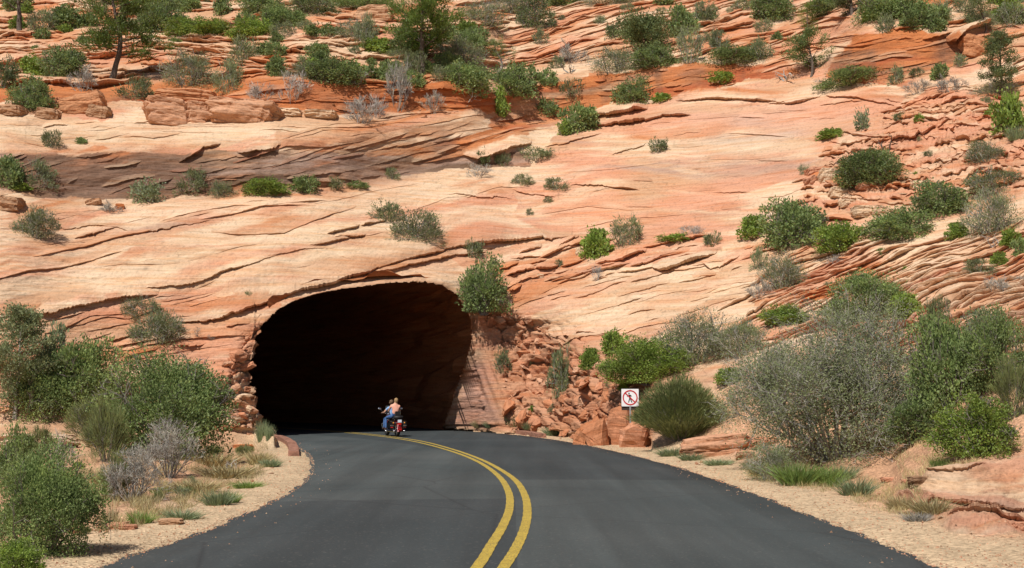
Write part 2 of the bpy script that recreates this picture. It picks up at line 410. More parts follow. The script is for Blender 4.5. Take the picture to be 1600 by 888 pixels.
jag = fbm(GX / 24, GY / 30, 21, 2)
stp, _, _, _, _ = cells(GX / 22, GY / 9, 31)
for ri, (poly, dip, sp_, amp, keep, cw, blk) in enumerate(REG):
    if ri == 0: m = np.ones((NY, NX), bool)
    else: m = inpoly(wpx, wpy, poly)
    if not m.any(): continue
    x = GX[m]; y = GY[m]
    warp = fbm(x / 260, y / 140, 50 + ri, 2) * 22 + fbm(x / 60, y / 40, 70 + ri, 2) * 3.2
    s = y - dip * x + warp + blk * (1.8 * jag[m] + 4.5 * (stp[m] - .5))
    rs = np.random.RandomState(100 + ri)
    lo, hi = s.min() - 40, s.max() + 40
    gaps = sp_ * (0.35 + rs.exponential(0.65, int((hi - lo) / sp_ * 1.6) + 8))
    edge = lo + np.cumsum(gaps)
    idx = np.searchsorted(edge, s)              # the ledge edge just below (larger y) this point
    idx = np.clip(idx, 1, len(edge) - 1)
    up = edge[idx] - s; gap = edge[idx] - edge[idx - 1]
    th = amp * (0.25 + rs.exponential(0.75, len(edge)))[idx]
    on = perlin(x / (70 + 60 * (1 - keep)) + idx * 7.31, y / 90 + idx * 3.7, 200 + ri)
    lenm = sstep(0.42 - keep, 0.58 - keep, on + 0.18)
    d = np.minimum(th, 1.4 * amp + .05) * lenm * np.clip(1 - up / np.maximum(gap, 2) * 0.95, 0, 1) * sstep(0, np.minimum(1.9, gap * .3), up)
    disp[m] = d * 0.14
    # colour along the beds
    cw = np.array(cw, float); cw = cw / cw.sum()
    r1 = rs.rand(len(edge))[idx]
    st1 = fbm(x / 260 + 3 * ri, s / 6.0, 300 + ri, 3) * 0.7 + fbm(x / 140, s / 26.0, 330 + ri, 3) * 0.9
    base = np.tile(cw, (len(x), 1))
    for c in range(7):
        base[:, c] *= np.exp(2.6 * fbm(x / (190 + 40 * c), s / 30 + 9 * c, 400 + 10 * ri + c, 3) + 1.0 * st1 * (1 if c in (0, 4, 5) else -1) * .9)
    base *= 1
    base[:, 0] *= 1 + 0.7 * (r1 > .6); base[:, 3] *= 1 + 0.9 * (r1 < .3)
    base /= base.sum(1, keepdims=True)
    base = base ** 2.7; base /= base.sum(1, keepdims=True)
    colw[m] = base
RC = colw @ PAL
# ------------------------------------------------------------ single ledges and cracks seen in the photograph
# points along the lower edge of a proud layer, its thickness in metres and how far up it fades (px)
LEDGES = [
 ([(250, 462), (200, 465), (130, 477), (60, 490), (45, 496)], .30, 40), ([(140, 462), (180, 458), (250, 452), (300, 440), (400, 415), (440, 402)], .16, 40),
 ([(270, 506), (330, 500), (400, 478), (440, 462), (480, 450), (520, 444), (545, 434), (580, 424), (640, 405), (700, 390), (720, 386), (790, 380), (850, 374), (862, 377), (895, 372)], .42, 60),
 ([(560, 430), (620, 420), (680, 406), (712, 398), (760, 394)], .22, 14),
 ([(525, 402), (560, 412), (590, 418)], .16, 22), ([(85, 352), (100, 355), (140, 350), (185, 357), (210, 368), (270, 360), (330, 345)], .10, 24),
 ([(115, 372), (150, 366), (180, 358)], .16, 12), ([(165, 530), (200, 522), (260, 512)], .22, 30), ([(275, 543), (300, 541), (322, 539)], .2, 8),
 ([(500, 445), (470, 452), (420, 465)], .1, 20), ([(270, 440), (330, 428), (400, 408), (470, 396), (520, 390)], .07, 24),
 ([(480, 390), (520, 380), (548, 372)], .16, 10), ([(510, 368), (540, 358), (562, 352)], .26, 14), ([(564, 350), (590, 346), (604, 342)], .22, 8),
 ([(522, 372), (550, 370), (572, 365)], .2, 8), ([(890, 289), (905, 287), (960, 294), (1000, 297)], .20, 20), ([(690, 303), (740, 308), (800, 313)], .09, 20),
 ([(800, 300), (840, 304), (868, 308)], .12, 14), ([(1112, 300), (1140, 302), (1172, 301)], .07, 12),
 ([(278, 252), (295, 243), (320, 229), (345, 222)], .22, 9), ([(370, 238), (400, 236), (425, 234), (440, 228)], .28, 14),
 ([(720, 242), (740, 246), (760, 243), (790, 236), (830, 226)], .45, 24), ([(850, 230), (880, 224), (910, 215), (940, 208)], .12, 14),
 ([(955, 242), (975, 237), (1010, 225)], .12, 14), ([(920, 182), (950, 178), (990, 172), (1012, 170)], .6, 18), ([(925, 195), (960, 193), (1000, 190), (1030, 183), (1080, 180)], .4, 12),
 ([(1055, 158), (1080, 156), (1110, 153), (1150, 155), (1190, 160), (1235, 162), (1262, 156), (1285, 150)], .30, 26),
 ([(1280, 165), (1310, 162), (1350, 156)], .1, 14), ([(1200, 163), (1240, 162), (1256, 158), (1282, 149)], .2, 10),
 ([(930, 412), (960, 412), (990, 400), (1010, 393)], .40, 22), ([(985, 418), (1015, 410), (1045, 398), (1060, 390)], .24, 12), ([(1015, 415), (1030, 423), (1045, 422), (1090, 402), (1120, 393)], .42, 20),
 ([(1090, 404), (1110, 418), (1130, 412), (1155, 400)], .18, 14), ([(835, 422), (860, 421), (875, 412)], .36, 14), ([(862, 440), (890, 438), (910, 428), (960, 420), (985, 412)], .24, 14),
 ([(790, 432), (815, 428), (838, 424)], .3, 14), ([(893, 425), (915, 428), (932, 420)], .2, 10), ([(866, 390), (895, 378), (905, 372)], .3, 12),
 ([(1110, 460), (1150, 452), (1200, 436)], .05, 16), ([(960, 520), (1000, 512), (1060, 500)], .06, 14), ([(1165, 495), (1185, 485), (1205, 470)], .25, 12),
 ([(850, 520), (870, 525), (905, 520), (935, 517)], .1, 12), ([(855, 515), (872, 530), (885, 545)], .1, 8),
 ([(1420, 520), (1470, 510), (1520, 490), (1540, 480)], .35, 16), ([(1450, 495), (1500, 478), (1550, 460), (1600, 448)], .4, 16), ([(1240, 485), (1280, 468), (1330, 440)], .14, 8),
 ([(800, 92), (840, 88), (880, 76), (910, 62)], .5, 14), ([(60, 78), (100, 76), (150, 76)], .4, 16), ([(-10, 100), (20, 100), (60, 94)], .5, 20), ([(-10, 60), (40, 54), (90, 52)], .5, 14),
 ([(0, 135), (60, 130), (140, 128)], .4, 16), ([(260, 68), (300, 62), (360, 62)], .4, 12), ([(1210, 85), (1240, 80), (1300, 66)], .3, 12), ([(540, 30), (570, 20), (600, 15)], .4, 16),
 ([(1060, 48), (1110, 38), (1150, 30)], .5, 12), ([(1115, 50), (1145, 46), (1185, 34)], .5, 12), ([(1480, 62), (1510, 48), (1545, 40)], .9, 16), ([(600, 139), (700, 139), (760, 150)], .25, 10),
 ([(440, 82), (490, 76), (540, 70)], .4, 10), ([(430, 100), (480, 96), (540, 88)], .35, 10), ([(900, 50), (960, 30), (1020, 12)], .3, 10),
 ([(1290, 150), (1340, 155), (1400, 165)], .22, 14), ([(1380, 225), (1430, 215), (1500, 190)], .3, 14), ([(1440, 260), (1500, 255), (1560, 240)], .2, 14), ([(1470, 265), (1490, 255), (1510, 247)], .15, 6),
 ([(1400, 802), (1450, 800), (1500, 788), (1550, 782), (1620, 778)], .14, 16), ([(1480, 815), (1550, 806), (1620, 800)], .14, 10), ([(1440, 752), (1500, 745), (1540, 730)], .05, 12),
]
# broad relief and grain of the rock
rel = 0.30 * fbm(GX / 170, GY / 70, 600, 2) + 0.05 * fbm(GX / 44, (GY + .16 * GX) / 9, 610, 3) + 0.018 * fbm(GX / 10, GY / 3.6, 620, 3)
smooth_zone = samp(pmask([(830, 262), (880, 205), (1000, 165), (1250, 128), (1420, 140), (1290, 240), (1250, 330), (1170, 380), (1000, 400), (860, 380)], 20), GX, GY)
disp_c = disp + rel * (1 - 0.5 * smooth_zone)
# shattered blocks: the heap right of the mouth, the left jamb, the broken ground upper right
blk_m = samp(pmask([(738, 478), (800, 490), (900, 520), (960, 560), (1015, 600), (1030, 700), (780, 690), (745, 600)], 10), wpx, wpy)
blk_m = np.maximum(blk_m, samp(pmask([(325, 700), (345, 600), (372, 545), (400, 500), (440, 500), (440, 700)], 6), wpx, wpy))
blk_u = samp(pmask([(1290, 240), (1400, 160), (1520, 150), (1600, 200), (1600, 300), (1420, 300), (1300, 340), (1250, 330)], 12), wpx, wpy)
qx = GX + 5 * fbm(GX / 22, GY / 22, 640, 2); qy = GY + 5 * fbm(GX / 22, GY / 22, 644, 2)
r1, f1, e1, gx1, gy1 = cells(qx / 30 + qy / 90, qy / 24 - qx / 80, 650)
r2, f2_, e2, gx2, gy2 = cells(qx / 12, qy / 9.5 - qx / 50, 660)
blkd = 0.75 * r1 + 0.55 * (gx1 * (r1 - .5) * 2 + gy1 * -.7) * .8 - 0.5 * sstep(.10, 0, e1) + 0.28 * r2 + .22 * (gx2 * (r2 - .5) * 2 - gy2 * .6) - 0.15 * sstep(.12, 0, e2)
disp_c = disp_c + blk_m * (blkd - 0.45) * 0.42 + blk_u * (0.16 * r2 - 0.12 * gy2 - .08 * sstep(.12, 0, e2))
# drill-scored fan on the right flank of the mouth
fan = samp(pmask([(735, 470), (760, 500), (775, 560), (800, 640), (790, 672), (760, 660), (742, 560)], 4), GX, GY)
ang = (GX - 735) - (GY - 470) * 0.30 - 8 * ((GY - 480) / 180) ** 2 * 1.5
scoring = .5 + .5 * np.sin(ang / 2.3 + 1.6 * fbm(GX / 30, GY / 60, 655, 2))
fade = fan * sstep(690, 560, GY)
disp_c = disp_c * (1 - .93 * fan) + fade * 0.10 * scoring
# ground: gentle lumps, dips under the road
inroad = inpoly(GX, GY, [(-900, 1500), (-900, 1240), (150, 888)] + LE_px[1:] + [(560, 676), (692, 667)] + RE_px[::-1] + [(2500, 1310), (2500, 1500)])
LEa = np.array(LEc); REa = np.array(REc)
xl = np.interp(P0[..., 1], LEa[:, 1], LEa[:, 0]); xr = np.interp(P0[..., 1], REa[:, 1], REa[:, 0])
dl = xl - P0[..., 0]; dr = P0[..., 0] - xr
off = np.maximum(dl, dr)                         # metres away from the asphalt, negative on it
lump = 0.10 * fbm(P0[..., 0] / 1.7, P0[..., 1] / 2.6, 700, 4) + 0.02 * fbm(P0[..., 0] / .22, P0[..., 1] / .35, 705, 3)
gdisp = -0.05 * sstep(.35, -.15, off) + (lump + 0.012 * fbm(P0[..., 0] / .15, P0[..., 1] / .3, 709, 2)) * sstep(0.0, 2.5, off)
wc = sstep(foot(GX) + 4, foot(GX) - 6, GY)
soil_r = samp(pmask([(1040, 705), (1400, 705), (2500, 720), (2500, 540), (1600, 540), (1420, 540), (1250, 560), (1160, 560), (1060, 600), (1030, 660)], 10), GX, GY)
outc = samp(pmask([(1400, 775), (1480, 740), (1600, 700), (2500, 560), (2500, 800), (1600, 835), (1490, 835), (1450, 810)], 4), wpx, wpy)
wc2 = np.clip(np.maximum(wc * (1 - soil_r), outc), 0, 1)
far_lump = 0.25 * fbm(P0[..., 0] / 3.5, P0[..., 1] / 3.5, 720, 4) + 0.12 * (r2 - .5) * sstep(.2, .6, fbm(GX / 60, GY / 40, 722, 2) + .4)
DD = disp_c * wc2 + (1 - wc2) * (gdisp * (1 - soil_r) + far_lump * soil_r)
DD = np.where((off < 0.3) & (GY > 664), gdisp, DD)
# keep the lip of the arch tidy
lip = samp(pmask(rim_px, 3), GX, GY)
DIRN = NRM.copy()
gl = (1 - wc2)[..., None]
DIRN = DIRN * (1 - gl) + np.array((0, 0, 1.0)) * gl
PT = P0 + DIRN * DD[..., None]

# ------------------------------------------------------------ colour of the land
def cpaint(poly, col, feather, strength=1.0, nz=0.0, seed=0):
    global RC
    k = samp(pmask(poly, feather), GX + 16 * fbm(GX / 40, GY / 14, 800 + seed, 3), GY + 7 * fbm(GX / 40, GY / 14, 810 + seed, 3)) * strength
    if nz: k = k * np.clip(0.5 + nz * fbm(GX / 60, GY / 10, 820 + seed, 4), 0, 1)
    RC = RC * (1 - k[..., None]) + np.array(col) * k[..., None]
cpaint([(850, 305), (960, 305), (1000, 345), (940, 360), (860, 350)], (.62, .29, .16), 16, .7)
cpaint([(200, 400), (420, 360), (640, 330), (640, 390), (430, 430), (200, 470), (60, 470)], (.66, .48, .29), 20, .5, .7, 21)
cpaint([(1050, 175), (1250, 165), (1380, 175), (1290, 215), (1000, 215)], (.62, .36, .24), 16, .5)
cpaint([(860, 470), (1080, 420), (1180, 405), (1150, 470), (960, 520)], (.67, .49, .30), 14, .5, .6, 22)
cpaint([(1000, 250), (1150, 240), (1300, 250), (1290, 275), (1100, 280), (1010, 268)], (.36, .22, .16), 10, .6, 1.0, 3)
cpaint([(920, 222), (1260, 215), (1270, 235), (960, 243)], (.62, .47, .31), 6, .75)
cpaint([(120, 290), (330, 300), (640, 275), (640, 300), (430, 325), (250, 340)], (.56, .25, .12), 12, .55, .9, 4)
cpaint([(0, 360), (130, 345), (170, 385), (100, 420), (0, 430)], (.56, .28, .16), 14, .6, .7, 5)
cpaint([(-40, 200), (220, 205), (420, 195), (560, 195), (430, 215), (320, 226), (-40, 226)], (.60, .44, .27), 6, .7, .8, 6)
cpaint([(0, 224), (220, 226), (330, 222), (280, 236), (0, 240)], (.50, .20, .09), 5, .6)
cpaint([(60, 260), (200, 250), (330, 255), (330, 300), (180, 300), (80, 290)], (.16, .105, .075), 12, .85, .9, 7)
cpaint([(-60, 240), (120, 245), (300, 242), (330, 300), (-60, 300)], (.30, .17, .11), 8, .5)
cpaint([(0, 60), (420, 50), (420, 128), (0, 132)], (.46, .20, .10), 20, .45, .9, 31)
cpaint([(820, 0), (1200, 0), (1200, 90), (820, 100)], (.50, .22, .11), 20, .4, .9, 32)
cpaint([(1280, 160), (1600, 150), (1600, 320), (1280, 330)], (.54, .25, .14), 20, .45, .8, 33)
cpaint([(100, 480), (400, 440), (420, 500), (330, 640), (80, 640)], (.54, .25, .14), 20, .45, .8, 34)
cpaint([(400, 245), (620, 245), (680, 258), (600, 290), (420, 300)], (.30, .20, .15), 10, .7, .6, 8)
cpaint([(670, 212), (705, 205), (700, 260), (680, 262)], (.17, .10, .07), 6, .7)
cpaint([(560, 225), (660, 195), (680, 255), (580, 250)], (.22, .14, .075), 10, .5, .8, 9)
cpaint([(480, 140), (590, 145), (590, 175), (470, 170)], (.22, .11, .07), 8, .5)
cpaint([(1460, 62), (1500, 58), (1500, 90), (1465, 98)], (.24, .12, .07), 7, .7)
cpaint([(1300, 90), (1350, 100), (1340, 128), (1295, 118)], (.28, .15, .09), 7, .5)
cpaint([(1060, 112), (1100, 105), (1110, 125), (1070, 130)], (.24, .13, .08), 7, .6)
cpaint([(735, 470), (830, 500), (960, 560), (1030, 610), (1030, 700), (780, 690), (700, 680), (740, 560)], (.46, .20, .105), 14, .75)
cpaint([(1040, 640), (1200, 600), (1500, 640), (1600, 700), (1400, 760), (1200, 740), (1060, 700)], (.50, .26, .15), 14, .6)
cpaint([(735, 560), (760, 570), (775, 660), (700, 672), (712, 620)], (.42, .235, .17), 5, .8)
cpaint([(800, 455), (950, 430), (1180, 390), (1200, 470), (1050, 515), (900, 530), (830, 490)], (.61, .43, .27), 16, .4, .7, 11)
ring = np.clip(samp(pmask(rim_px, 7), GX, GY) * 1.6, 0, 1)[..., None] * .8  # shade along the arch's rim, put into the rock colour
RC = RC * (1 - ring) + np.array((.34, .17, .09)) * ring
cpaint([(400, 128), (700, 128), (800, 150), (800, 172), (690, 170), (560, 178), (440, 172)], (.45, .15, .055), 8, .5)
cpaint([(440, 445), (560, 405), (700, 392), (720, 420), (600, 436), (480, 448), (430, 470)], (.55, .26, .13), 8, .5)
cpaint([(760, 430), (900, 400), (900, 430), (800, 470), (770, 480)], (.55, .25, .13), 10, .6)
cpaint([(820, 380), (1000, 330), (1150, 370), (1000, 395)], (.56, .28, .16), 14, .6, .9, 14)
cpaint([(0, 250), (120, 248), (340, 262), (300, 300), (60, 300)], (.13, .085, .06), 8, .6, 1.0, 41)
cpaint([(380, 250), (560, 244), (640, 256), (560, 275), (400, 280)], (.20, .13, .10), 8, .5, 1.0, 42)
cpaint([(640, 330), (800, 320), (830, 370), (700, 380)], (.60, .29, .17), 12, .5, .8, 43)
# vertical dark run-off stains on the walls
wall = sstep(55, 68, TH) * (GY < 320)
run = wall * sstep(.0, .7, fbm(GX / 26, GY / 150, 850, 3)) * .5
RC = RC * (1 - run[..., None]) + np.array((.17, .10, .065)) * run[..., None]
# small pits and lichen specks
spk = sstep(.36, .6, fbm(GX / 6, GY / 3.2, 860, 3) + .25 * fbm(GX / 70, GY / 26, 861, 2)) * .45
RC = RC * (1 - spk[..., None] * .45)
crk = sstep(.035, 0, np.abs(perlin((GX) / 46, (GY + .16 * GX) / 10, 870))) * sstep(0, .3, perlin(GX / 60, GY / 30, 871)) * .35
RC = RC * (1 - crk[..., None])
SOIL = np.array((.50, .285, .165)); GRAV = np.array((.50, .365, .225)); DRY = np.array((.42, .30, .17))
n = fbm(P0[..., 0] / 1.4, P0[..., 1] / 2.0, 880, 4)[..., None]
gc = SOIL * (1 + .25 * n)
near = sstep(2.2, .8, off + .5 * n[..., 0])[..., None] * np.where(P0[..., 0] < 0, 1.0, 1.0)[..., None]
gc = gc * (1 - near) + GRAV * (1 + .12 * n) * near
dryk = (sstep(0, .4, fbm(P0[..., 0] / 2.2, P0[..., 1] / 3, 884, 3)) * sstep(1.5, 3, off) * .5)[..., None]
gc = gc * (1 - dryk) + DRY * dryk
w3 = np.clip(np.maximum(wc * (1 - .75 * soil_r), outc), 0, 1)[..., None]
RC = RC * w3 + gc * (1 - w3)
RC = np.clip(RC, .02, .8)

# ------------------------------------------------------------ meshes of the land
idx = np.arange(NX * NY).reshape(NY, NX)
quads = np.stack([idx[:-1, :-1], idx[:-1, 1:], idx[1:, 1:], idx[1:, :-1]], -1).reshape(-1, 4)
cxq = (GX[:-1, :-1] + GX[1:, 1:]) / 2; cyq = (GY[:-1, :-1] + GY[1:, 1:]) / 2
rough_x = cxq + 1.6 * fbm(cxq / 9, cyq / 9, 901, 2); rough_y = cyq + 1.6 * fbm(cxq / 9, cyq / 9, 902, 2)
hq = inpoly(np.where(cyq > 660, cxq, rough_x), np.where(cyq > 660, cyq, rough_y), rim_px[:] + [(692, 669), (560, 679), (432, 686)]).ravel()
isg = ((cyq > foot(cxq)) | (samp(soil_r_map := pmask([(1040, 705), (1400, 705), (2500, 720), (2500, 560), (1600, 560), (1420, 560), (1250, 580), (1160, 590), (1060, 640), (1030, 670)], 3), cxq, cyq) > .5)) & (samp(pmask([(1400, 775), (1480, 740), (1600, 700), (2500, 560), (2500, 800), (1600, 835), (1490, 835), (1450, 810)], 2), cxq, cyq) < .5)
isg = isg.ravel()
offq = (off[:-1, :-1] + off[1:, 1:]).ravel() / 2
hq |= (offq < -.5) & (cyq.ravel() < 760) & (cyq.ravel() > 660)
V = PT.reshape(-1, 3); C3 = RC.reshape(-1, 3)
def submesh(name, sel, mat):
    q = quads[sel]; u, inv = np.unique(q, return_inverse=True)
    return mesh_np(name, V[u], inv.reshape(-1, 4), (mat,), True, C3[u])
def ground_material():
    m, nt, b, o = new_mat('soil')
    at = N(nt, 'ShaderNodeAttribute'); at.attribute_name = 'rock'
    tc = N(nt, 'ShaderNodeTexCoord')
    vo = N(nt, 'ShaderNodeTexVoronoi', Scale=26.0); nt.links.new(tc.outputs['Object'], vo.inputs['Vector'])
    no = N(nt, 'ShaderNodeTexNoise', Scale=3.0, Detail=9.0, Roughness=0.75); nt.links.new(tc.outputs['Object'], no.inputs['Vector'])
    sep = N(nt, 'ShaderNodeSeparateColor'); nt.links.new(vo.outputs['Color'], sep.inputs[0])
    f = ramp(nt, sep.outputs[0], [(0.0, 0.68), (0.5, 1.0), (1.0, 1.28)])
    f2 = ramp(nt, no.outputs[0], [(0.3, 0.78), (0.7, 1.18)])
    c = mixc(nt, 1.0, mixc(nt, 1.0, at.outputs['Color'], f, 'MULTIPLY'), f2, 'MULTIPLY')
    nt.links.new(c, b.inputs['Base Color']); b.inputs['Roughness'].default_value = .95; b.inputs['Specular IOR Level'].default_value = .05
    bm = N(nt, 'ShaderNodeBump', Strength=.7, Distance=.03)
    nt.links.new(vo.outputs['Distance'], bm.inputs['Height']); nt.links.new(bm.outputs[0], b.inputs['Normal'])
    return m
M_SOIL = ground_material()
link('cliff', submesh('cliff', ~isg & ~hq, M_ROCK), kind='structure')
link('ground', submesh('ground', isg & ~hq, M_SOIL), kind='structure')
# the country around, out to the horizon
fp = np.array([(-900, -900, -.6), (900, -900, -.6), (900, 900, -.6), (-900, 900, -.6)], float)
link('desert_floor', mesh_np('desert_floor', fp, np.array([[0, 1, 2, 3]]), (M_SOIL,), False, np.tile(SOIL, (4, 1))), kind='structure')

def at(px, py):
    """the point of the finished land seen at this place of the photograph"""
    j = np.interp(px, XS, np.arange(NX)); i = np.interp(-py, -YS, np.arange(NY))
    j0 = int(min(j, NX - 2)); i0 = int(min(i, NY - 2)); u = j - j0; v = i - i0
    p = (PT[i0, j0] * (1 - u) + PT[i0, j0 + 1] * u) * (1 - v) + (PT[i0 + 1, j0] * (1 - u) + PT[i0 + 1, j0 + 1] * u) * v
    return Vector(p)

# ------------------------------------------------------------ the tunnel's bore behind the mouth
def bore_mesh():
    rim = []
    for (x, y) in crom(rim_px, 4):
        p = None
        if 0: Yr = 41.0 - (y - 640) * 0.0
        Yr = float(np.interp(x, [395, 740], [41.0, 47.0]))
        if x > 685 and y > 525:
            Yr = float(np.interp(y, [525, 560, 606, 638, 668], [47.1, 47.7, 48.5, 49.0, 49.8]))
        rim.append((Yr * (x - CX) / FPX / dy_of(y), Yr, CAMH + Yr * q_of(y)))
    rim = np.array(rim); rim[0, 2] = -.3; rim[-1, 2] = -.3
    cen = rim.mean(0); m = len(rim)
    secs = [0, .35, 1.0, 2.0, 3.2, 4.6, 6.2, 8, 10, 12.5, 15.5, 19, 23, 28, 34, 41, 50, 60]
    vs = []; cs = []
    for k, s in enumerate(secs):
        bx, by = bore(s)
        for j in range(m):
            d = rim[j] - cen; d = d / np.linalg.norm(d)
            out = (.0 if k == 0 else .45) + (0 if k == 0 else .42 * perlin(np.array(s * .9 + 3), np.array(j * .37), 950)) + (0 if k == 0 else .18 * perlin(np.array(s * 3.1), np.array(j * 1.1), 951))
            # further in, the sloping start squares up to the axis
            yy = rim[j] + d * float(out) + np.array((bx, by, 0))
            if k == 0: yy = rim[j] + d * 0.42 + np.array((.0, .55, 0))
            vs.append(yy)
            cs.append(ORANGE * .62 + PINK * .12)
    vs = np.array(vs); fs = []
    for k in range(len(secs) - 1):
        for j in range(m - 1):
            fs.append((k * m + j, (k + 1) * m + j, (k + 1) * m + j + 1, k * m + j + 1))
    b = (len(secs) - 1) * m
    for j in range(1, (m - 1) // 2):  # unseen end cap, added to keep the bore dark
        fs.append((b + j, b + j + 1, b + m - 2 - j, b + m - 1 - j))
    return mesh_np('tunnel_bore', vs, np.array(fs), (M_ROCK,), False, np.array(cs))
link('tunnel_wall', bore_mesh(), kind='structure')
# ------------------------------------------------------------ ledges: proud layers with an undercut lip
def grid_ix(px, py):
    j = np.interp(px, XS, np.arange(NX)); i = np.interp(-np.asarray(py), -YS, np.arange(NY))
    j0 = np.minimum(j.astype(int), NX - 2); i0 = np.minimum(i.astype(int), NY - 2)
    return i0, j0, (i - i0)[..., None], (j - j0)[..., None]
def smp(A, px, py):
    i0, j0, v, u = grid_ix(px, py)
    return (A[i0, j0] * (1 - u) + A[i0, j0 + 1] * u) * (1 - v) + (A[i0 + 1, j0] * (1 - u) + A[i0 + 1, j0 + 1] * u) * v
DOWN = PT[:-1] - PT[1:]                                       # towards the lower row
DOWN = np.concatenate([DOWN, DOWN[-1:]], 0); DOWN = rowblur(rowblur(DOWN, 5, 0), 5, 1)
DOWN /= np.maximum(np.linalg.norm(DOWN, axis=-1, keepdims=True), 1e-9)
NR2 = normals(P0); NR2 = rowblur(rowblur(NR2, 5, 0), 5, 1); NR2 /= np.linalg.norm(NR2, axis=-1, keepdims=True)
LR = np.random.RandomState(77)
def ledge_geo(x, y, t, reach, visor=0.75, seed=0):
    """x, y: lower edge in photo coordinates; returns verts, faces, colours"""
    n = len(x); K = 5 + int(max(0, reach - 12) / 4)
    ends = np.minimum(np.arange(n), np.arange(n)[::-1]) / max(n * .18, 2.0)
    tt = t * np.clip(ends, 0.0, 1) ** .6 * (0.72 + .45 * LR.rand(n).repeat(1)) if n < 6 else t * np.clip(ends, 0, 1) ** .6 * (.62 + .55 * np.clip(.5 + perlin(np.arange(n) / (4.0 + reach * .5) + seed * 7.7, np.full(n, seed * 1.3), 40), 0, 1))
    rows = []; cols_ = []
    ru = reach * np.clip(ends, .25, 1) ** .5 * (.7 + .5 * np.clip(.5 + perlin(np.arange(n) / (6.0 + reach), np.full(n, seed * 2.1 + 5), 41), 0, 1))
    shade = 0.90 + .22 * LR.rand()
    base = smp(PT, x, y); nn = smp(NR2, x, y); dd = smp(DOWN, x, y)
    hg = np.stack([nn[:, 0], nn[:, 1], nn[:, 2] * .8], 1)
    # contact line, pressed into the rock, then the underside and the lip
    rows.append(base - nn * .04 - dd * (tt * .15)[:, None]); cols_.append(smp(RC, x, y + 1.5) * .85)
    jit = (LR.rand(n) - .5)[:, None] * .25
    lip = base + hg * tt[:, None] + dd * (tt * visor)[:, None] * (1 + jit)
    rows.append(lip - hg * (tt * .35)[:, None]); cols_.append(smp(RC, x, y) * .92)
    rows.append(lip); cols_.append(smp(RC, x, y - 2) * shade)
    w_ = max(3, int(reach * .5)) | 1
    ysm = np.convolve(np.pad(y, w_ // 2, 'edge'), np.ones(w_) / w_, 'valid')[:n]
    tsm = np.convolve(np.pad(tt, w_ // 2, 'edge'), np.ones(w_) / w_, 'valid')[:n] if n > w_ else tt
    for k in range(1, K):
        f = k / (K - 1); g_ = min(1, f * 2.2); tk = tt * (1 - g_) + tsm * g_; yy = y * (1 - g_) + ysm * g_ - ru * f
        pp = smp(PT, x, yy); n2 = smp(NR2, x, yy)
        h = tk * (1 - f) ** 1.15 - (.03 if k == K - 1 else 0)
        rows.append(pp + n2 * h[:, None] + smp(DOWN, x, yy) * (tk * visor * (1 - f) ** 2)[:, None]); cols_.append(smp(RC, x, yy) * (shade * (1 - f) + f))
    V_ = np.stack(rows, 0); C_ = np.stack(cols_, 0); R_ = V_.shape[0]
    ii = np.arange(R_ * n).reshape(R_, n)
    f_ = np.stack([ii[:-1, :-1], ii[:-1, 1:], ii[1:, 1:], ii[1:, :-1]], -1).reshape(-1, 4)
    return V_.reshape(-1, 3), f_, C_.reshape(-1, 3)
def ragged(pts, step=2.6, rough=1.2, seed=0):
    P = np.array(sorted(pts), float); n = max(5, int((P[-1, 0] - P[0, 0]) / step) + 1)
    x = np.linspace(P[0, 0], P[-1, 0], n); y = np.interp(x, P[:, 0], P[:, 1])
    r = np.random.RandomState(900 + seed)
    notch = np.zeros(n); lev = 0.0
    for i in range(n):                                          # broken-off corners: runs at one level, then a jump
        if r.rand() < .16: lev = (r.rand() - .5) * 3.4 * rough
        notch[i] = lev
    y = y + notch * .75 + r.normal(0, .24, n) * rough + 0.8 * rough * perlin(x / 40, np.full(n, seed * 1.7), 43)
    return x, y
cliff_o = bpy.data.objects['cliff']
for li, (pts, t, reach) in enumerate(LEDGES):
    x, y = ragged(pts, 2.2, 1.0, li)
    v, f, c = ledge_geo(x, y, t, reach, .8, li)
    link('rock_ledge', mesh_np('rock_ledge', v, f, (M_ROCK,), False, c), cliff_o)
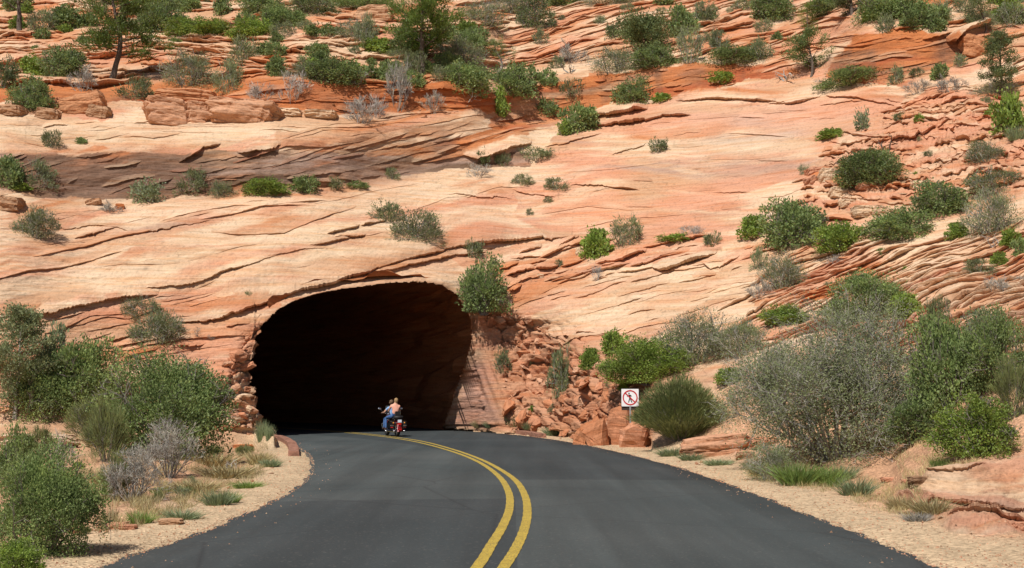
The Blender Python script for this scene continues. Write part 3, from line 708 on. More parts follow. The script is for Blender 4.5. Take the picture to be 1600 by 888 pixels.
#        polygon, how many, dip, dip spread, length px, thickness m, reach px, roughness
BEDS = [
 ([(-60, -40), (820, -40), (790, 122), (640, 126), (400, 122), (-60, 130)], 300, -.03, .06, (24, 200), (.12, .50), (5, 13), .9),
 ([(-60, -40), (420, -40), (420, 110), (-60, 120)], 110, .0, .04, (30, 180), (.20, .60), (6, 12), .9),
 ([(800, -40), (1320, -40), (1300, 60), (1230, 100), (1080, 88), (930, 90), (800, 100)], 250, -.24, .045, (30, 180), (.08, .34), (4, 9), .55),
 ([(1180, -40), (1660, -40), (1660, 160), (1560, 140), (1500, 60), (1400, 50), (1300, 62), (1240, 100), (1200, 90)], 110, -.20, .1, (20, 90), (.10, .34), (5, 12), .9),
 ([(1310, 60), (1500, 55), (1500, 100), (1440, 120), (1310, 118)], 30, -.2, .05, (30, 90), (.04, .10), (4, 8), .3),
 ([(440, 210), (700, 170), (860, 180), (800, 215), (700, 255), (560, 255), (440, 250)], 34, -.22, .05, (40, 200), (.04, .14), (5, 12), .4),
 ([(1290, 235), (1400, 165), (1470, 135), (1660, 140), (1660, 305), (1500, 290), (1300, 345), (1240, 335)], 190, -.10, .14, (14, 90), (.08, .30), (5, 13), 1.2),
 ([(1190, 470), (1260, 400), (1390, 405), (1500, 370), (1660, 350), (1660, 560), (1420, 560), (1250, 520)], 330, -.37, .035, (40, 210), (.06, .30), (3.5, 8), .35),
 ([(1180, 470), (1250, 380), (1370, 375), (1290, 440), (1240, 490)], 40, -.34, .05, (24, 90), (.08, .2), (4, 9), .7),
 ([(760, 380), (900, 375), (1170, 376), (1200, 395), (1150, 440), (960, 440), (800, 460)], 44, -.27, .07, (18, 110), (.08, .30), (6, 16), .9),
 ([(-40, 310), (430, 310), (640, 280), (820, 270), (800, 330), (860, 380), (640, 420), (440, 460), (390, 560), (330, 620), (-40, 640)], 56, -.17, .03, (50, 300), (.03, .13), (6, 20), .28),
 ([(-40, 470), (130, 480), (400, 450), (400, 540), (330, 640), (-40, 640)], 34, -.13, .06, (30, 190), (.05, .22), (6, 18), .6),
 ([(860, 270), (1000, 170), (1400, 150), (1290, 240), (1240, 340), (1100, 380), (900, 370)], 24, -.05, .05, (30, 190), (.02, .07), (6, 20), .5),
 ([(800, 460), (1180, 400), (1210, 470), (1000, 520), (860, 540), (800, 500)], 26, -.25, .05, (30, 160), (.03, .10), (6, 18), .6),
 ([(-60, 240), (240, 240), (430, 245), (640, 250), (640, 270), (430, 298), (-60, 300)], 46, -.16, .12, (16, 90), (.03, .12), (4, 10), .8),
 ([(380, 132), (780, 132), (790, 180), (560, 176), (400, 165)], 34, -.02, .06, (30, 130), (.04, .13), (4, 9), .6),
 ([(-60, 176), (400, 185), (760, 165), (740, 180), (430, 212), (-60, 225)], 30, -.04, .05, (30, 150), (.03, .10), (5, 12), .5),
 ([(1420, 770), (1480, 742), (1640, 700), (1640, 830), (1490, 828)], 34, -.18, .1, (20, 110), (.02, .07), (5, 12), .9),
 ([(860, 130), (1010, 110), (1230, 108), (1080, 150), (900, 168), (820, 200)], 36, -.14, .08, (20, 80), (.04, .14), (4, 9), .6),
]
vv = []; ff = []; cc = []; nb = 0; seed = 1000
rb = np.random.RandomState(5)
for poly, cnt, dip, dsp, Ls, ts, rs_, rough in BEDS:
    pa = np.array(poly); x0, y0 = pa.min(0); x1, y1 = pa.max(0); made = 0; tries = 0
    while made < cnt and tries < cnt * 8:
        tries += 1
        cx = x0 + rb.rand() * (x1 - x0); cy = y0 + rb.rand() * (y1 - y0)
        if not inpoly(np.array([cx]), np.array([cy]), poly)[0]: continue
        if cy < 60 and perlin(np.array(cx / 90), np.array(cy / 30), 45) < -.22: continue
        L = Ls[0] + (Ls[1] - Ls[0]) * rb.rand() ** 1.8; d = dip + rb.normal() * dsp
        t = ts[0] + (ts[1] - ts[0]) * rb.rand() ** 2; reach = rs_[0] + (rs_[1] - rs_[0]) * rb.rand()
        bow = rb.normal() * L * .04
        pts = [(cx - L / 2, cy - d * L / 2), (cx, cy + bow), (cx + L / 2, cy + d * L / 2)]
        x, y = ragged(pts, 3.0, rough, seed); seed += 1; made += 1
        y = np.minimum(y, foot(x) - 4)
        if inpoly((x - 570) * .95 + 570, (y - 560) * .93 + 566, rim_px).any(): continue
        v, f, c = ledge_geo(x, y, t, reach, .7, seed)
        q = rb.rand(); lay = (ORANGE, .5) if q < .28 else (RED * .9, .5) if q < .40 else (CREAM, .45) if q < .62 else (TAN * .8, .4) if q < .72 else (CREAM, 0)
        kq = lay[1] * np.clip(t / .15, .1, 1) * np.repeat(np.interp(np.arange(len(c) // len(x)), [0, 2, len(c) // len(x) - 1], [1, 1, 0]), len(x))[:, None]; c = c * (1 - kq) + lay[0] * kq
        vv.append(v); ff.append(f + nb); cc.append(c); nb += len(v)
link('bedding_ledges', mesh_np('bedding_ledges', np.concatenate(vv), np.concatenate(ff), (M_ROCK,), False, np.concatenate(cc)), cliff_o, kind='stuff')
print('ledges verts', nb)
# ------------------------------------------------------------ road
def asphalt():
    m, nt, b, o = new_mat('asphalt')
    tc = N(nt, 'ShaderNodeTexCoord')
    n1 = N(nt, 'ShaderNodeTexNoise', Scale=0.25, Detail=5.0); nt.links.new(tc.outputs['Object'], n1.inputs['Vector'])
    n2 = N(nt, 'ShaderNodeTexNoise', Scale=45.0, Detail=3.0); nt.links.new(tc.outputs['Object'], n2.inputs['Vector'])
    vo = N(nt, 'ShaderNodeTexVoronoi', Scale=38.0); nt.links.new(tc.outputs['Object'], vo.inputs['Vector'])
    sep = N(nt, 'ShaderNodeSeparateColor'); nt.links.new(vo.outputs['Color'], sep.inputs[0])
    sx = N(nt, 'ShaderNodeSeparateXYZ'); nt.links.new(tc.outputs['Object'], sx.inputs[0])
    # a fresh-laid stretch ends at a transverse seam
    my = N(nt, 'ShaderNodeMath', operation='MULTIPLY_ADD'); my.inputs[1].default_value = -0.05
    nt.links.new(sx.outputs[0], my.inputs[0]); nt.links.new(sx.outputs[1], my.inputs[2])
    g1 = N(nt, 'ShaderNodeMath', operation='GREATER_THAN'); g1.inputs[1].default_value = 15.8; nt.links.new(my.outputs[0], g1.inputs[0])
    g2 = N(nt, 'ShaderNodeMath', operation='LESS_THAN'); g2.inputs[1].default_value = 19.4; nt.links.new(my.outputs[0], g2.inputs[0])
    def mth(op, a, b_):
        n_ = N(nt, 'ShaderNodeMath', operation=op)
        for i_, v_ in enumerate((a, b_)):
            if hasattr(v_, 'is_output'): nt.links.new(v_, n_.inputs[i_])
            else: n_.inputs[i_].default_value = v_
        return n_.outputs[0]
    dy_ = mth('MAXIMUM', mth('SUBTRACT', sx.outputs[1], 18.0), 0.0)
    bend = mth('MULTIPLY', mth('MULTIPLY', dy_, dy_), 0.0132)          # the old joint runs under the centre line
    g3 = N(nt, 'ShaderNodeMath', operation='GREATER_THAN'); g3.inputs[1].default_value = 0.05; nt.links.new(mth('ADD', sx.outputs[0], bend), g3.inputs[0])
    gt = N(nt, 'ShaderNodeMix'); nt.links.new(g3.outputs[0], gt.inputs[0]); nt.links.new(g1.outputs[0], gt.inputs[2]); nt.links.new(g2.outputs[0], gt.inputs[3])
    base = mixc(nt, ramp(nt, n1.outputs[0], [(0.35, 0.0), (0.65, 1.0)]), (0.028, 0.036, 0.037), (0.041, 0.048, 0.048))
    mq = N(nt, 'ShaderNodeMapping'); mq.inputs['Scale'].default_value = (1.3, .07, 1); nt.links.new(tc.outputs['Object'], mq.inputs[0])
    nq = N(nt, 'ShaderNodeTexNoise', Scale=1.0, Detail=6.0, Roughness=.6); nt.links.new(mq.outputs[0], nq.inputs['Vector'])
    base = mixc(nt, 1.0, base, ramp(nt, nq.outputs[0], [(0.3, .76), (.5, 1.0), (.7, 1.3)]), 'MULTIPLY')
    vc = N(nt, 'ShaderNodeTexVoronoi', Scale=.22); vc.feature = 'DISTANCE_TO_EDGE'; md = N(nt, 'ShaderNodeMixRGB'); nt.links.new(tc.outputs['Object'], vc.inputs['Vector'])
    base = mixc(nt, ramp(nt, vc.outputs[0], [(0.0, .55), (.006, 0.0)]), base, (.018, .020, .021))
    base = mixc(nt, 1.0, base, mixc(nt, gt.outputs[0], (1.0, 1.0, 1.0), (1.42, 1.38, 1.32)), 'MULTIPLY')
    base = mixc(nt, 1.0, base, ramp(nt, n2.outputs[0], [(0.3, 0.86), (0.7, 1.14)]), 'MULTIPLY')
    base = mixc(nt, ramp(nt, sep.outputs[1], [(0.94, 0.0), (1.0, 0.3)]), base, (0.16, 0.15, 0.13))
    nt.links.new(base, b.inputs['Base Color'])
    b.inputs['Roughness'].default_value = .85; b.inputs['Specular IOR Level'].default_value = .3
    bm = N(nt, 'ShaderNodeBump', Strength=.35, Distance=.008); nt.links.new(n2.outputs[0], bm.inputs['Height']); nt.links.new(bm.outputs[0], b.inputs['Normal'])
    return m
M_ASPH = asphalt()
def road_mesh():
    n = 260; la = np.array(LEc); ra = np.array(REc)
    def res(a):
        d = np.concatenate([[0], np.cumsum(np.linalg.norm(np.diff(a, axis=0), axis=1))]); return d
    # pair the two edges control point by control point
    L = LEc; R = REc; k = min(len(L), len(R)); W = 10; vs = []
    for i in range(k):
        l = np.array(L[i]); r = np.array(R[i])
        rag = .035 * math.sin(i * 1.9) + .03 * math.sin(i * .73 + 1)
        for w in range(W + 1):
            t = w / W; p = l + (r - l) * t
            if w == 0: p[0] += rag
            if w == W: p[0] -= rag
            vs.append((p[0], p[1], 0.004 + .03 * math.sin(math.pi * t)))
    # a thickness at both edges
    fs = [(i * (W + 1) + w, i * (W + 1) + w + 1, (i + 1) * (W + 1) + w + 1, (i + 1) * (W + 1) + w) for i in range(k - 1) for w in range(W)]
    base = len(vs)
    for i in range(k):
        for w in (0, W):
            x, y, z = vs[i * (W + 1) + w]; vs.append((x + (-.03 if w == 0 else .03), y, -.09))
    for i in range(k - 1):
        fs.append((base + 2 * i, i * (W + 1), (i + 1) * (W + 1), base + 2 * i + 2))
        fs.append((i * (W + 1) + W, base + 2 * i + 1, base + 2 * i + 3, (i + 1) * (W + 1) + W))
    return mesh_np('road', np.array(vs), np.array(fs), (M_ASPH,), True)
link('road', road_mesh(), kind='structure')
ROADQ = None
def road_z(x, y):
    l = np.interp(y, LEa[:, 1], LEa[:, 0]); r = np.interp(y, REa[:, 1], REa[:, 0])
    t = min(max((x - l) / (r - l), 0), 1); return 0.004 + .03 * math.sin(math.pi * t)
def paint():
    m, nt, b, o = new_mat('yellow_road_paint')
    tc = N(nt, 'ShaderNodeTexCoord'); n = N(nt, 'ShaderNodeTexNoise', Scale=7.0, Detail=8.0, Roughness=.7); nt.links.new(tc.outputs['Object'], n.inputs['Vector'])
    n2 = N(nt, 'ShaderNodeTexNoise', Scale=60.0, Detail=3.0); nt.links.new(tc.outputs['Object'], n2.inputs['Vector'])
    c = mixc(nt, ramp(nt, n.outputs[0], [(0.3, 0.0), (.7, 1.0)]), (.34, .235, .04), (.52, .37, .06))
    c = mixc(nt, ramp(nt, n2.outputs[0], [(0.50, 0.0), (0.66, .9)]), c, (.10, .09, .05))
    nt.links.new(c, b.inputs['Base Color']); b.inputs['Roughness'].default_value = .7
    return m
M_YEL = paint()
SL = [(745, 888), (768, 852), (786, 822), (796, 795), (795, 771), (783, 749), (762, 731), (736, 717), (700, 704), (655, 692), (612, 684.5), (575, 680)]
SR = [(787, 888), (806, 858), (819, 828), (824, 800), (820, 775), (806, 752), (781, 734), (750, 718), (710, 703.5), (664, 691), (622, 684), (585, 679.5)]
def stripe(px, lead, side):
    pts = [gpt(x, y, .03) for x, y in px]
    d = np.array(pts[0]) - np.array(pts[2]); d /= np.linalg.norm(d)
    pts = [(pts[0][0] - 1.2, -30), (pts[0][0] - 1.1, -8), (pts[0][0] - .8, 2), (pts[0][0] - .32, 6.3)] + pts
    e = np.array(pts[-1])
    for s in (4, 9, 15, 24): pts.append((e[0] + bore(s)[0], e[1] + bore(s)[1]))
    c = crom(pts, 10); t = np.gradient(c, axis=0); t /= np.linalg.norm(t, axis=1, keepdims=True)
    nrm = np.stack([t[:, 1], -t[:, 0]], 1); w = .057
    vs = []
    for i in range(len(c)):
        ww = w * (1 + .06 * math.sin(i * 2.3))
        for sgn in (-1, 1):
            p = c[i] + nrm[i] * ww * sgn; vs.append((p[0], p[1], road_z(*p) + .005))
    fs = [(2 * i, 2 * i + 1, 2 * i + 3, 2 * i + 2) for i in range(len(c) - 1)]
    return mesh_np('road_marking', np.array(vs), np.array(fs), (M_YEL,))
road_o = bpy.data.objects['road']
link('centre_line', stripe(SL, 1, -1), road_o); link('centre_line', stripe(SR, 1, 1), road_o)
# ------------------------------------------------------------ loose rock
def tint(me, col, var=.08, rs=None):
    rs = rs or np.random
    n = len(me.vertices); c = np.tile(np.array(col, np.float32), (n, 1)) * (1 + rs.normal(0, var, (n, 1)))
    ca = me.attributes.new('rock', 'FLOAT_COLOR', 'POINT'); c4 = np.ones((n, 4), np.float32); c4[:, :3] = np.clip(c, .02, .8)
    ca.data.foreach_set('color', c4.ravel())
import bmesh
def shard_mesh(seed, flat=.6, col=PINK, npts=13):
    """an angular broken block about 1 m across, resting on z = 0"""
    r = random.Random(seed); bm = bmesh.new()
    for i in range(npts):
        v = Vector((r.uniform(-1, 1), r.uniform(-1, 1), r.uniform(-1, 1)))
        m = max(abs(v.x), abs(v.y), abs(v.z)) ; v = v / m * (.78 + .22 * r.random())
        bm.verts.new((v.x * .5, v.y * .42, (v.z * .5 + .42) * flat))
    res = bmesh.ops.convex_hull(bm, input=bm.verts)
    bmesh.ops.delete(bm, geom=list({g for g in res['geom_interior'] if isinstance(g, bmesh.types.BMVert)}), context='VERTS')
    bmesh.ops.triangulate(bm, faces=bm.faces); bmesh.ops.subdivide_edges(bm, edges=list(bm.edges), cuts=3, use_grid_fill=True)
    q = np.array([v.co[:] for v in bm.verts]); nn_ = np.array([v.normal[:] for v in bm.verts]); sd = seed * 1.7
    dq = .050 * perlin(q[:, 0] * 3 + sd, q[:, 1] * 3 + q[:, 2] * 4, 90) + .030 * np.sign(perlin(q[:, 0] * 2 + sd, q[:, 2] * 9 + q[:, 1], 91)) * np.minimum(1, 3 * np.abs(perlin(q[:, 0] * 2 + sd, q[:, 2] * 9 + q[:, 1], 91))) + .015 * perlin(q[:, 0] * 11 + sd, q[:, 2] * 11 + q[:, 1] * 8, 92)
    for v, a_, d_ in zip(bm.verts, nn_, dq): v.co = v.co + Vector(a_ * d_)
    me = bpy.data.meshes.new('broken_block'); bm.to_mesh(me); bm.free(); me.materials.append(M_ROCK)
    tint(me, col, .05, np.random.RandomState(seed)); return me
def boulder_mesh(seed, sx, sy, sz, col, beds=7, split=None):
    """a weathered sandstone boulder: rounded box with bedding grooves; size in metres"""
    n = 26; r = np.random.RandomState(seed)
    u = np.linspace(-1, 1, n)
    bm = bmesh.new(); bmesh.ops.create_cube(bm, size=2.0); bmesh.ops.subdivide_edges(bm, edges=list(bm.edges), cuts=n, use_grid_fill=True)
    P = np.array([v.co[:] for v in bm.verts])
    L = np.linalg.norm(P, axis=1, keepdims=True); Sg = P / L * 1.15
    P = P * .58 + Sg * .42
    ox = seed * 3.3
    b = P[:, 2] + .22 * P[:, 0] + .30 * perlin(P[:, 0] * .9 + ox, P[:, 1] * 1.3, 60) + .05 * perlin(P[:, 0] * 4 + ox, P[:, 1] * 3, 63)
    g = np.zeros(len(P))
    for k in range(beds):
        z = -1 + 2 * (k + .5 + r.uniform(-.3, .3)) / beds
        g -= (.02 + .07 * r.rand() ** 2) * np.exp(-((b - z) / .035) ** 2)
        g += np.where(b > z, .06 * r.uniform(-1, 1), 0) * (perlin(P[:, 0] * 1.2 + k * 3.1, P[:, 1] * 1.2, 64) > -.1)
    g += .16 * perlin(P[:, 0] * 1.1 + ox, P[:, 1] * 1.1 + P[:, 2] * 1.7, 61) + .05 * perlin(P[:, 0] * 4 + ox, P[:, 2] * 4 + P[:, 1] * 3, 62)
    hor = P.copy(); hor[:, 2] *= .35
    P = P + hor * g[:, None]
    if split is not None:
        cr = np.exp(-((P[:, 0] - split + .12 * P[:, 2]) / .035) ** 2); P[:, 1] += cr * .25; P[:, 2] -= cr * .2
    for v, p in zip(bm.verts, P): v.co = (p[0] * sx / 2, p[1] * sy / 2, (p[2] * .5 + .38) * sz)
    me = bpy.data.meshes.new('boulder'); bm.to_mesh(me); bm.free(); me.materials.append(M_ROCK)
    c = np.array(col) * (1 + .05 * np.sin(b * 9)[:, None] + .08 * r.normal(size=(len(P), 1)))
    ca = me.attributes.new('rock', 'FLOAT_COLOR', 'POINT'); c4 = np.ones((len(P), 4), np.float32); c4[:, :3] = np.clip(c, .02, .8); ca.data.foreach_set('color', c4.ravel())
    return me
def size_at(p, px): return px * p.y / FPX
def put_boulder(px, py, w, h, label, col=CREAM, seed=1, depth=.8, rz=0, tilt=0, split=None, beds=5, name='boulder', cat='boulder', group=None, sink=.1):
    p = at(px, py); W = size_at(p, w); H = size_at(p, h)
    o = link(name, boulder_mesh(seed, W, W * depth, H * 1.1, col, beds, split), loc=p - Vector((0, -W * depth * .25, H * sink)), label=label, category=cat, group=group)
    o.rotation_euler = (0, tilt, rz); return o
BOULDERS = [
 (275, 192, 96, 44, 'large tan boulder split by a vertical crack, left of a pair on the pale ledge', TAN * .55 + PINK * .45, 11, .25, .05, .3),
 (376, 190, 104, 40, 'long tan boulder to the right of the cracked one, sloping down at its right end', TAN * .6 + PINK * .4, 12, .0, .06, None),
 (288, 156, 92, 20, 'thin layered cap slab lying on top behind the two large tan boulders', TAN * .5 + ORANGE * .5, 13, .1, .02, None),
 (132, 178, 62, 34, 'orange tilted boulder under the left pine, rising to the right', ORANGE * .5 + TAN * .5, 14, .1, -.3, None),
 (92, 170, 28, 22, 'rounded orange boulder left of the tilted one under the left pine', ORANGE * .5 + PINK * .5, 15, .3, 0, None),
 (72, 184, 38, 18, 'low brown wedge of rock at the left end of the pale ledge', TAN * .8, 16, .2, .1, None),
 (15, 180, 44, 18, 'brown flat boulder cut by the left edge beneath the bushes', TAN * .8, 17, 0, 0, None),
 (152, 184, 34, 20, 'small grey-shaded boulder at the right foot of the tilted orange boulder', TAN * .8, 18, 0, .1, None),
 (10, 325, 42, 22, 'brown layered rock stack at the left edge below the dark alcove', TAN * .75, 19, .1, 0, None),
 (145, 316, 22, 10, 'small tan rock chip on the rim below the dark alcove', TAN, 20, .3, -.3, None),
 (186, 322, 13, 11, 'small orange knob of rock beside the grey scrub on the left rim', ORANGE, 21, .3, 0, None),
 (1297, 288, 28, 24, 'pale upright boulder left of the yucca bush', CREAM * .95, 22, .2, .1, None),
 (1274, 278, 22, 13, 'flat red-topped rock beside the small grey tuft, left of the pale boulder', PINK, 23, .2, -.2, None),
 (1272, 292, 18, 14, 'reddish wedge under the flat red-topped rock', PINK * .85, 24, .5, -.5, None),
 (1313, 308, 32, 18, 'cream rounded boulder below the yucca bush', CREAM, 25, .1, .2, None),
 (1325, 322, 24, 13, 'lower cream boulder just under the rounded one', CREAM, 26, .3, .1, None),
 (1352, 336, 34, 18, 'blocky cream boulder at the foot of the boulder spill', CREAM, 27, .0, .0, None),
 (1376, 333, 26, 14, 'pale slab to the right of the blocky cream boulder', CREAM * .95 + PINK * .05, 28, .3, .2, None),
 (1435, 291, 22, 13, 'pale boulder between the two green bushes on the right', CREAM, 29, 0, 0, None),
 (1352, 296, 24, 12, 'pinkish boulder directly under the yucca bush', PINK, 30, .5, .2, None),
 (1408, 331, 26, 10, 'flat cream slab leaning at the right of the spill', CREAM, 31, .2, .35, None),
 (1120, 712, 98, 34, 'low orange slab boulder with an undercut lip beside the shoulder', PINK * .6 + TAN * .4, 32, -.15, -.12, None),
 (1195, 700, 40, 16, 'stack of thin orange slabs right of the low slab boulder', PINK, 33, .2, .0, None),
 (1166, 716, 26, 13, 'brown-grey lump of rock at the right end of the low slab boulder', TAN * .8, 34, .2, .0, None),
 (988, 598, 36, 11, 'flat red slab lying above the pedestrian sign', ORANGE * .7 + PINK * .3, 35, .1, 0, None),
 (958, 590, 26, 9, 'smaller tan slab left of the red slab above the sign', TAN, 36, .1, .1, None),
 (985, 689, 20, 9, 'small orange rock at the roadside foot of the red rubble', PINK, 37, .1, .1, None),
 (905, 397, 12, 13, 'small white rounded stone by the yellow-green bush', CREAM * 1.1, 38, .1, .1, None),
 (844, 436, 10, 6, 'tiny white stone on the pink slab above the rim bush', CREAM * 1.1, 39, .1, .1, None),
 (378, 702, 28, 9, 'flat red slab lying on the left bank near the mouth', ORANGE * .8 + PINK * .2, 40, .1, .0, None),
 (265, 820, 34, 9, 'flat tan stone at the edge of the left gravel', TAN, 41, .1, .0, None),
 (172, 826, 44, 10, 'thin reddish slab beside the left gravel, under the yellow-green tuft', PINK, 42, .1, -.05, None),
 (198, 828, 26, 8, 'small red flake right of the thin reddish slab', PINK * .9, 43, .1, .0, None),
 (118, 832, 22, 9, 'small red stone nearest the big lower left bush', PINK * .9, 44, .1, .0, None),
 (40, 735, 36, 10, 'red flat stone half under the lower left bush', PINK * .9, 45, .1, .0, None),
 (50, 700, 110, 22, 'pale rock shelf on the left bank between the bushes', CREAM * .9, 46, .0, .0, None),
 (1390, 752, 20, 7, 'small orange flake right of the pale grass', PINK, 47, .1, .0, None),
 (1418, 750, 16, 6, 'orange flake next to the outcrop edge', PINK * .95, 48, .1, .0, None),
 (1598, 820, 22, 14, 'pink stone cut by the right edge at the foot of the outcrop', PINK, 49, .1, .0, None),
 (1455, 768, 30, 12, 'dark brown rock end sticking out under the pale outcrop', TAN * .5, 50, .1, .0, None),
 (1518, 84, 42, 36, 'leaning orange block with a dark hollow beneath, under the gnarled tree', ORANGE * .6 + TAN * .4, 51, .1, .15, None),
 (415, 190, 44, 18, 'dark-sided block at the right end of the pale ledge boulders', TAN * .9, 52, .1, .0, None),
 (450, 184, 40, 13, 'cream slab just right of the dark-sided block', CREAM, 53, .1, .0, None),
 (500, 186, 50, 13, 'low cream slab on the ledge left of the dead grey shrub', CREAM * .95, 54, .1, .0, None),
 (585, 30, 60, 26, 'arched yellowish boulder left of the tall middle pine', TAN, 55, .1, -.1, None),
]
for (px, py, w, h, lab, col, sd, rz, ti, spt) in BOULDERS:
    put_boulder(px, py, w, h, lab, col, sd, .8 if w < 60 else .55, rz, ti, spt)
# shattered blocks around the mouth; one mesh of each kind, shared
SH = {}
for ck, col in (('r', ORANGE * .45 + PINK * .45), ('o', PINK * .75 + ORANGE * .25), ('p', PINK * .7 + CREAM * .3), ('c', CREAM)):
    SH[ck] = [shard_mesh(900 + i * 7 + ord(ck), .45 + .1 * (i % 5), np.clip(col, 0, 1), 10 + i % 5) for i in range(6)]
rr = random.Random(31)
def describe(label, s, smin, smax, x, y, poly, kind, p):
    a = np.array(poly); u = (x - a[:, 0].min()) / (np.ptp(a[:, 0])); v = (y - a[:, 1].min()) / (np.ptp(a[:, 1]))
    w = s / size_at(p, 1.0); f = (w - smin) / (smax - smin)
    size = 'tiny' if f < .12 else 'small' if f < .3 else 'medium' if f < .6 else 'large'
    colour = {'r': 'red', 'o': 'orange', 'p': 'pink', 'c': 'cream'}[kind]
    side = ('far left', 'left', 'middle', 'right', 'far right')[min(4, int(u * 5))]; tier = ('top', 'upper part', 'lower part', 'foot')[min(3, int(v * 4))]
    return '%s %s %s, %s %s' % (size, colour, label, side, tier)
def scatter(poly, n, kinds, smin, smax, label, group, name='broken_block', cat='rock', power=2.0, tiltx=.5, sink=.25, flat=1.0, keep=None):
    pa = np.array(poly); x0, y0 = pa.min(0); x1, y1 = pa.max(0); done = 0
    while done < n:
        x = rr.uniform(x0, x1); y = rr.uniform(y0, y1)
        if not inpoly(np.array([x]), np.array([y]), poly)[0]: continue
        if keep and not keep(x, y): continue
        p = at(x, y); s = size_at(p, smin + (smax - smin) * rr.random() ** power)
        kk = rr.choice(kinds); lb = describe(label, s, smin, smax, x, y, poly, kk, p)
        o = link(name, rr.choice(SH[kk]), loc=p - Vector((0, 0, s * sink * .6)), label=lb, category=cat, group=group)
        o.scale = (s * rr.uniform(.8, 1.4), s * rr.uniform(.7, 1.1), s * rr.uniform(.6, 1.2) * flat)
        o.rotation_euler = (rr.uniform(-tiltx, tiltx), rr.uniform(-tiltx, tiltx), rr.uniform(0, 6.28)); done += 1
scatter([(800, 530), (850, 540), (900, 575), (960, 590), (1010, 610), (1005, 680), (940, 684), (860, 674), (800, 668), (785, 600)], 130, 'rroop', 8, 40, 'block in the heap beside the mouth', 'shattered red blocks beside the mouth', power=2.4, tiltx=.9, sink=.75)
scatter([(770, 480), (850, 505), (900, 540), (930, 575), (880, 580), (820, 540), (780, 520)], 22, 'oop', 8, 24, 'block on the slope above the red heap', 'blocks on the slope above the red heap', sink=.6)
scatter([(330, 640), (352, 560), (385, 520), (394, 560), (392, 640), (415, 690), (400, 700), (350, 690)], 36, 'oppc', 7, 24, 'block at the left jamb', 'blocks at the left jamb', sink=.6)
scatter([(1290, 240), (1400, 170), (1520, 160), (1600, 210), (1600, 250), (1420, 235), (1420, 300), (1300, 330), (1260, 320)], 64, 'ppco', 8, 26, 'slab on the broken ledges above the right bushes', 'loose slabs on the upper right ledges', flat=.45, tiltx=.3)
scatter([(870, 672), (1000, 690), (1080, 712), (1150, 735), (1130, 745), (1040, 716), (930, 694), (850, 684)], 40, 'opc', 2.5, 8, 'stone on the right shoulder', 'small stones on the right shoulder', name='stone', cat='stone')
scatter([(120, 850), (220, 815), (330, 790), (420, 745), (465, 715), (440, 700), (380, 735), (280, 790), (150, 820)], 50, 'opc', 2.5, 9, 'stone on the left bank above the gravel', 'small stones on the left bank', name='stone', cat='stone')
scatter([(1180, 700), (1350, 740), (1480, 820), (1600, 850), (1600, 870), (1400, 810), (1200, 745)], 40, 'opc', 2.5, 9, 'stone on the sandy right verge', 'small stones on the right verge', name='stone', cat='stone')
scatter([(540, 150), (700, 150), (760, 180), (560, 190), (460, 180)], 20, 'pc', 4, 12, 'slab on the pine bench', 'small pale slabs on the pine bench', flat=.5, name='stone', cat='stone')
scatter([(800, 405), (1000, 395), (960, 440), (800, 450)], 14, 'pco', 4, 14, 'slab among the broken beds right above the mouth', 'loose slabs above the mouth', flat=.5)
scatter([(60, 60), (420, 40), (420, 120), (60, 125)], 28, 'ppc', 5, 20, 'slab on the stepped ledges behind the left pine', 'loose slabs on the upper left ledges', flat=.5, tiltx=.2)
# roadside grit: nobody could count it
def grit():
    rs = np.random.RandomState(3); vs = []; fs = []; nb = 0; cs = []
    tet = np.array([(-.5, -.4, 0), (.5, -.3, 0), (.1, .5, 0), (.0, 0, .55)]); tf = np.array([(0, 1, 3), (1, 2, 3), (2, 0, 3)])
    for side, (E, sg) in enumerate(((LEa, -1), (REa, 1))):
        m = 7000 if side == 0 else 8000
        Yv = 7 + 38 * rs.rand(m) ** 1.9; xe = np.interp(Yv, E[:, 1], E[:, 0]); d = -.06 + 2.2 * rs.rand(m) ** 1.6; d = np.where(rs.rand(m) < .03, -.7 * rs.rand(m) ** 1.5, d)
        X = xe + sg * d
        qv = (0 - CAMH) / Yv; v_ = (qv * cp - sp) / (cp + qv * sp); pyv = CY - v_ * FPX; pxv = CX + X / Yv * FPX * dy_of(pyv)
        P = smp(PT, np.clip(pxv, -800, 2400), pyv)
        P[:, 2] = np.where(d < .12, .006, P[:, 2])
        P[:, 0] = X; P[:, 1] = Yv
        s = (.010 + .028 * rs.rand(m) ** 2.5); a = rs.rand(m) * 6.28
        ca_, sa_ = np.cos(a), np.sin(a)
        t = tet[None] * s[:, None, None]
        v = np.stack([t[..., 0] * ca_[:, None] - t[..., 1] * sa_[:, None], t[..., 0] * sa_[:, None] + t[..., 1] * ca_[:, None], t[..., 2]], -1) + P[:, None]
        vs.append(v.reshape(-1, 3)); fs.append((tf[None] + (np.arange(m) * 4)[:, None, None]).reshape(-1, 3) + nb); nb += m * 4
        k = rs.rand(m, 1); c = GRAV * (1 - k) + PINK * k; c = c * (.7 + .6 * rs.rand(m, 1)); cs.append(np.repeat(c, 4, 0))
    link('gravel', mesh_np('gravel', np.concatenate(vs), np.concatenate(fs), (M_ROCK,), False, np.concatenate(cs)), kind='stuff', label='loose pale gravel along both edges of the asphalt', category='gravel')
grit()
